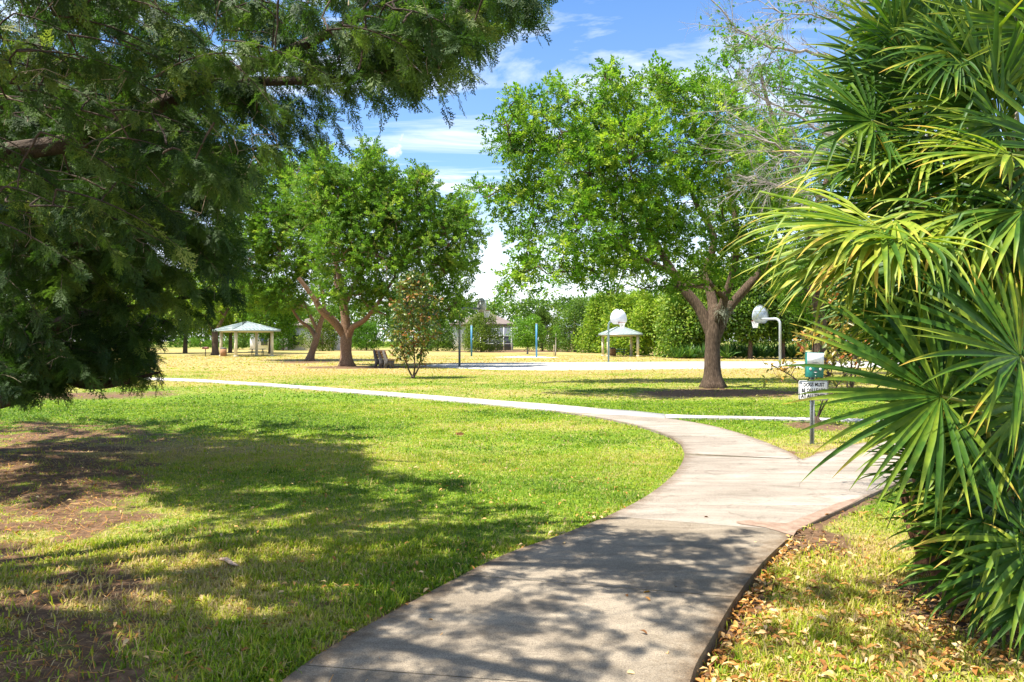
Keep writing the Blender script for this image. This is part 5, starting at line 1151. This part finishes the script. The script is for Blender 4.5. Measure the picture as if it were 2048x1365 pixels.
p3 = palm('fan_palm', 'fan palm with orange tipped fronds at the right edge', (3.55, 5.2), 3.0, .11, [
    fr(2022, 311, 4.3, -1, -.2, .0, .66, nl=34, sp=100, dr=.18, t=.62, n=(-.1, -.6, .8), lab='frond with orange yellow tips'),
    fr(1985, 200, 4.6, -.4, -.1, .8, .8, nl=34, sp=105, dr=.12, t=.4, n=(-.3, -.9, .3)),
    fr(2060, 160, 4.7, -.2, 0, 1, .8, nl=34, sp=105, dr=.12, t=.35, n=(-.3, -.9, .3)),
    fr(2050, 420, 4.2, -.9, -.2, -.3, .7, nl=34, sp=105, dr=.4, t=.5, n=(-.3, -.6, .7)),
    fr(1960, 350, 4.8, -.8, -.1, -.1, .8, nl=36, sp=110, dr=.25, t=.3, n=(-.3, -.7, .6)),
    fr(2010, 520, 4.5, -.6, -.3, -.6, .75, nl=34, sp=110, dr=.4, t=.4, n=(-.4, -.7, .5)),
    fr(1950, 60, 5.0, -.5, .1, .8, .8, nl=34, sp=100, dr=.1, t=.38, n=(-.4, -.8, .3)),
    fr(2080, 60, 4.6, -.5, 0, .7, .8, nl=34, sp=100, dr=.12, t=.42, n=(-.4, -.8, .3)),
    fr(2120, 300, 4.4, -.8, 0, .2, .8, nl=34, sp=110, dr=.2, t=.35, n=(-.4, -.8, .3)),
    fr(1990, 420, 4.6, -.2, -.4, -1, .65, nl=26, sp=60, dr=.2, t=.5, n=(-.3, -.8, .1), dry=True), fr(2030, 480, 4.4, -1, -.1, -.05, .6, nl=30, sp=95, dr=.25, t=.45, n=(-.1, -.6, .8)),
    fr(1940, 270, 4.9, -.9, -.1, .2, .6, nl=30, sp=100, dr=.18, t=.4, n=(-.2, -.7, .6)), fr(1960, 130, 4.7, -.8, -.2, .3, .62, nl=30, sp=100, dr=.15, t=.35, n=(-.2, -.8, .5)), fr(1900, 200, 5.0, -.9, -.1, .5, .62, nl=30, sp=105, dr=.12, t=.3, n=(-.2, -.8, .5)), fr(2000, 250, 4.5, -.7, -.2, .6, .6, nl=30, sp=105, dr=.15, t=.38, n=(-.2, -.8, .5)), fr(1930, 500, 4.6, -.9, -.1, -.3, .6, nl=30, sp=100, dr=.2, t=.5, n=(-.2, -.7, .6))] + fill(1900, 2040, 40, 560, 4.6, 5.1, 10, (.15, .6)), lean=(-.1, -.3))
p4 = palm('saw_palmetto', 'saw palmetto with a broad frond spread in front of the dog sign', (2.95, 4.75), .75, .10, [
    fr(1883, 794, 3.95, -1, -.05, .10, .91, nl=40, sp=120, dr=.12, t=.40, n=(.05, -.92, .40), w=1.12, b=.06, lab='broad open frond covering part of the dog sign'),
    fr(2041, 714, 3.9, -.9, -.1, .6, .9, nl=36, sp=95, dr=.15, t=.42, n=(-.1, -.8, .6), w=1.15),
    fr(1960, 690, 4.6, -.9, .1, .4, .85, nl=36, sp=105, dr=.2, t=.3, n=(-.2, -.8, .5)),
    fr(1950, 860, 4.5, -.9, 0, -.1, .8, nl=36, sp=110, dr=.22, t=.25, n=(-.1, -.8, .6)),
    fr(2040, 850, 4.2, -.7, -.1, -.2, .7, nl=34, sp=120, dr=.3, t=.42, n=(-.2, -.8, .5)),
    fr(1990, 780, 4.9, -.8, .1, .2, .85, nl=36, sp=115, dr=.2, t=.28, n=(-.2, -.8, .5)),
    fr(2080, 800, 4.0, -.8, 0, .3, .8, nl=34, sp=110, dr=.2, t=.4, n=(-.2, -.8, .5))] + fill(1840, 2040, 640, 940, 4.3, 4.9, 9, (.2, .5)), 'palm shrub', (0, 0))
p5 = palm('saw_palmetto', 'low dark saw palmetto whose fronds fan over the grass at bottom right', (3.15, 4.9), .35, .09, [
    fr(2016, 990, 4.4, -1, -.1, .15, .95, nl=40, sp=85, dr=.18, t=.25, n=(0, -.55, .8), w=1.1),
    fr(2000, 1160, 4.3, -1, -.1, .18, .68, nl=36, sp=80, dr=.3, t=.28, n=(0, -.6, .8)),
    fr(1975, 1080, 4.7, -1, 0, .1, .78, nl=36, sp=95, dr=.25, t=.22, n=(-.1, -.7, .7)),
    fr(2030, 1060, 4.3, -.8, -.3, .2, .75, nl=36, sp=110, dr=.28, t=.3, n=(-.1, -.8, .6)),
    fr(1960, 970, 4.8, -.9, .1, .1, .8, nl=36, sp=110, dr=.25, t=.22, n=(-.1, -.8, .6)),
    fr(2080, 1090, 4.0, -.8, -.1, -.1, .75, nl=34, sp=100, dr=.3, t=.35, n=(-.1, -.8, .6)),
    fr(2100, 1180, 3.9, -.9, -.1, -.15, .6, nl=30, sp=90, dr=.3, t=.35, n=(-.1, -.8, .6)),
    fr(2040, 1190, 4.5, -.6, .2, -.2, .45, nl=26, sp=100, dr=.5, t=.5, n=(-.2, -.6, .7), dry=True, lab='dead brown frond on the ground'),
    fr(2060, 940, 4.6, -.5, -.1, .3, .8, nl=36, sp=115, dr=.25, t=.3, n=(-.1, -.8, .6))], 'palm shrub', (0, 0))
p6 = palm('fan_palm', 'shaded fan palm filling the background behind the other palms', (4.2, 6.6), 2.0, .12, [
    fr(1900 + dx, 560 + dy, 6.2 + dz, -.8 + rng.uniform(-.2, .3), rng.uniform(-.2, .2), rng.uniform(-.4, .5), .9, nl=34, sp=115, dr=.2, t=.2, n=(-.2, -.8, .5)) for dx, dy, dz in
    ((0, 0, 0), (60, 90, .1), (-40, 130, .2), (80, -60, 0), (10, -140, .2), (130, 20, 0), (60, 220, -.2), (140, 160, -.3), (120, -200, 0), (150, 280, -.4), (30, 300, -.3))], lean=(-.2, -.1))
# flower fibre bunch
b = B(); c0 = wp(2040, 600, 4.7); 
for i in range(240):
    p = c0 + rng.normal(0, 1, 3) * (.05, .05, .16); q = p + rng.normal(0, .05, 3) + (0, 0, -.05); b.tube(curve(p, q, 4, .02, .008), .0035, 3, False)
b.V = [np.concatenate(b.V) - np.array(p3.location)]; b.build('fruit_stalk', surf_mat('orange_fibre', (.30, .10, .03), (.5, .2, .07), 20, .9, 0), p3)
# vine of small bright leaves at the right edge
xv, yv = gp(2110, 1190); vn = empty('leafy_vine', (xv, yv, 0), 'thin climbing vine with small bright leaves at the right edge', 'vine'); Pv = np.array([wp(2100, 1180, yv), wp(2070, 900, yv - .2), wp(2030, 600, yv - .3), wp(2020, 380, yv - .3), wp(2040, 120, yv - .2), wp(2020, -20, yv - .2)]); Pv[0][2] = 0
Q = spline(Pv, 8); O = np.array([xv, yv, 0]); b = B(); b.tube(Q - O, .008, 5); b.build('stem', M['bark_pale'], vn)
c = Q[rng.integers(16, len(Q), 26)] - O + rng.normal(0, .06, (26, 3)); v, fs, t = leaf_cloud(c, np.full(26, .08), 6, .075, tV=BIG_V, tF=BIG_F, tint=(.4, .1)); mesh_obj('foliage', v, fs, M['sprig'], vn, {'tint': t})

# ================================================================== SKY, SUN, CAMERA
w = bpy.data.worlds.new('World'); SC.world = w; w.use_nodes = True; nt = w.node_tree; nt.nodes.clear()
out = nd(nt, 'ShaderNodeOutputWorld'); bg = nd(nt, 'ShaderNodeBackground'); bg.inputs[1].default_value = .068
sky = nd(nt, 'ShaderNodeTexSky'); sky.sky_type = 'NISHITA'; sky.sun_disc = False; sky.sun_elevation = SUN_EL; sky.sun_rotation = math.atan2(S[0], S[1]); sky.air_density = 1.0; sky.dust_density = .6; sky.ozone_density = 2.0
hs_ = nd(nt, 'ShaderNodeHueSaturation'); hs_.inputs['Saturation'].default_value = 1.9; hs_.inputs['Value'].default_value = 1.1; nt.links.new(sky.outputs[0], hs_.inputs['Color'])
tc = nd(nt, 'ShaderNodeTexCoord'); sep = nd(nt, 'ShaderNodeSeparateXYZ'); nt.links.new(tc.outputs['Generated'], sep.inputs[0])
mz_ = nd(nt, 'ShaderNodeMath', operation='ADD'); nt.links.new(sep.outputs[2], mz_.inputs[0]); mz_.inputs[1].default_value = .12
dv = nd(nt, 'ShaderNodeVectorMath', operation='DIVIDE'); cb = nd(nt, 'ShaderNodeCombineXYZ'); nt.links.new(mz_.outputs[0], cb.inputs[0]); nt.links.new(mz_.outputs[0], cb.inputs[1]); cb.inputs[2].default_value = 1
nt.links.new(tc.outputs['Generated'], dv.inputs[0]); nt.links.new(cb.outputs[0], dv.inputs[1])
mp = nd(nt, 'ShaderNodeMapping'); mp.inputs['Scale'].default_value = (.8, 1.9, .3); mp.inputs['Rotation'].default_value = (0, 0, R(24)); mp.inputs['Location'].default_value = (1.3, .4, 0); nt.links.new(dv.outputs[0], mp.inputs[0])
n1 = noise(nt, 1.1, 9, .62, mp.outputs[0], .7)
cr = ramp(nt, [(.42, (0, 0, 0)), (.56, (.45, .45, .45)), (.68, (1, 1, 1))], n1.outputs[0])
hz = ramp(nt, [(0, (1, 1, 1)), (.1, (.8, .8, .8)), (.22, (.25, .25, .25)), (.5, (.08, .08, .08))], sep.outputs[2])
n2 = noise(nt, 5.5, 7, .6, tc.outputs['Generated'], .4); pf = ramp(nt, [(.56, (0, 0, 0)), (.62, (1, 1, 1))], n2.outputs[0]); pb = ramp(nt, [(.10, (.9, .9, .9)), (.24, (1, 1, 1)), (.34, (0, 0, 0))], sep.outputs[2])
pm = nd(nt, 'ShaderNodeMath', operation='MULTIPLY'); nt.links.new(pf.outputs[0], pm.inputs[0]); nt.links.new(pb.outputs[0], pm.inputs[1]); m0 = nd(nt, 'ShaderNodeMath', operation='MAXIMUM'); nt.links.new(pm.outputs[0], m0.inputs[0]); nt.links.new(cr.outputs[0], m0.inputs[1])
mxx = nd(nt, 'ShaderNodeMath', operation='MAXIMUM'); nt.links.new(m0.outputs[0], mxx.inputs[0]); nt.links.new(hz.outputs[0], mxx.inputs[1])
cc = mixc(nt, mxx.outputs[0], mixc(nt, 1.0, hs_.outputs[0], (.62, 1.18, 1.28), 'MULTIPLY'), (9.5, 9.7, 9.9)); nt.links.new(cc, bg.inputs[0]); nt.links.new(bg.outputs[0], out.inputs[0])
sd = bpy.data.lights.new('sun', 'SUN'); sd.energy = 5.0; sd.angle = R(.53); sd.color = (1, .95, .86); so = bpy.data.objects.new('sun', sd); COL.objects.link(so); so.rotation_euler = Vector(S).to_track_quat('Z', 'Y').to_euler(); so.location = (-20, -10, 40)
cd = bpy.data.cameras.new('camera'); cd.sensor_width = 36; cd.lens = F / 2048 * 36; cd.clip_end = 9000; cd.clip_start = .05; co = bpy.data.objects.new('camera', cd); COL.objects.link(co); co.location = (0, 0, EYE); co.rotation_euler = (R(90), 0, 0); SC.camera = co
SC.view_settings.view_transform = 'Standard'; SC.view_settings.look = 'None'; SC.view_settings.exposure = 1.34; SC.view_settings.gamma = 1
SC.cycles.max_bounces = 8; SC.cycles.transparent_max_bounces = 4; SC.cycles.use_denoising = True
tot = sum(len(o.data.polygons) for o in SC.objects if o.type == 'MESH'); print('POLYS', tot)
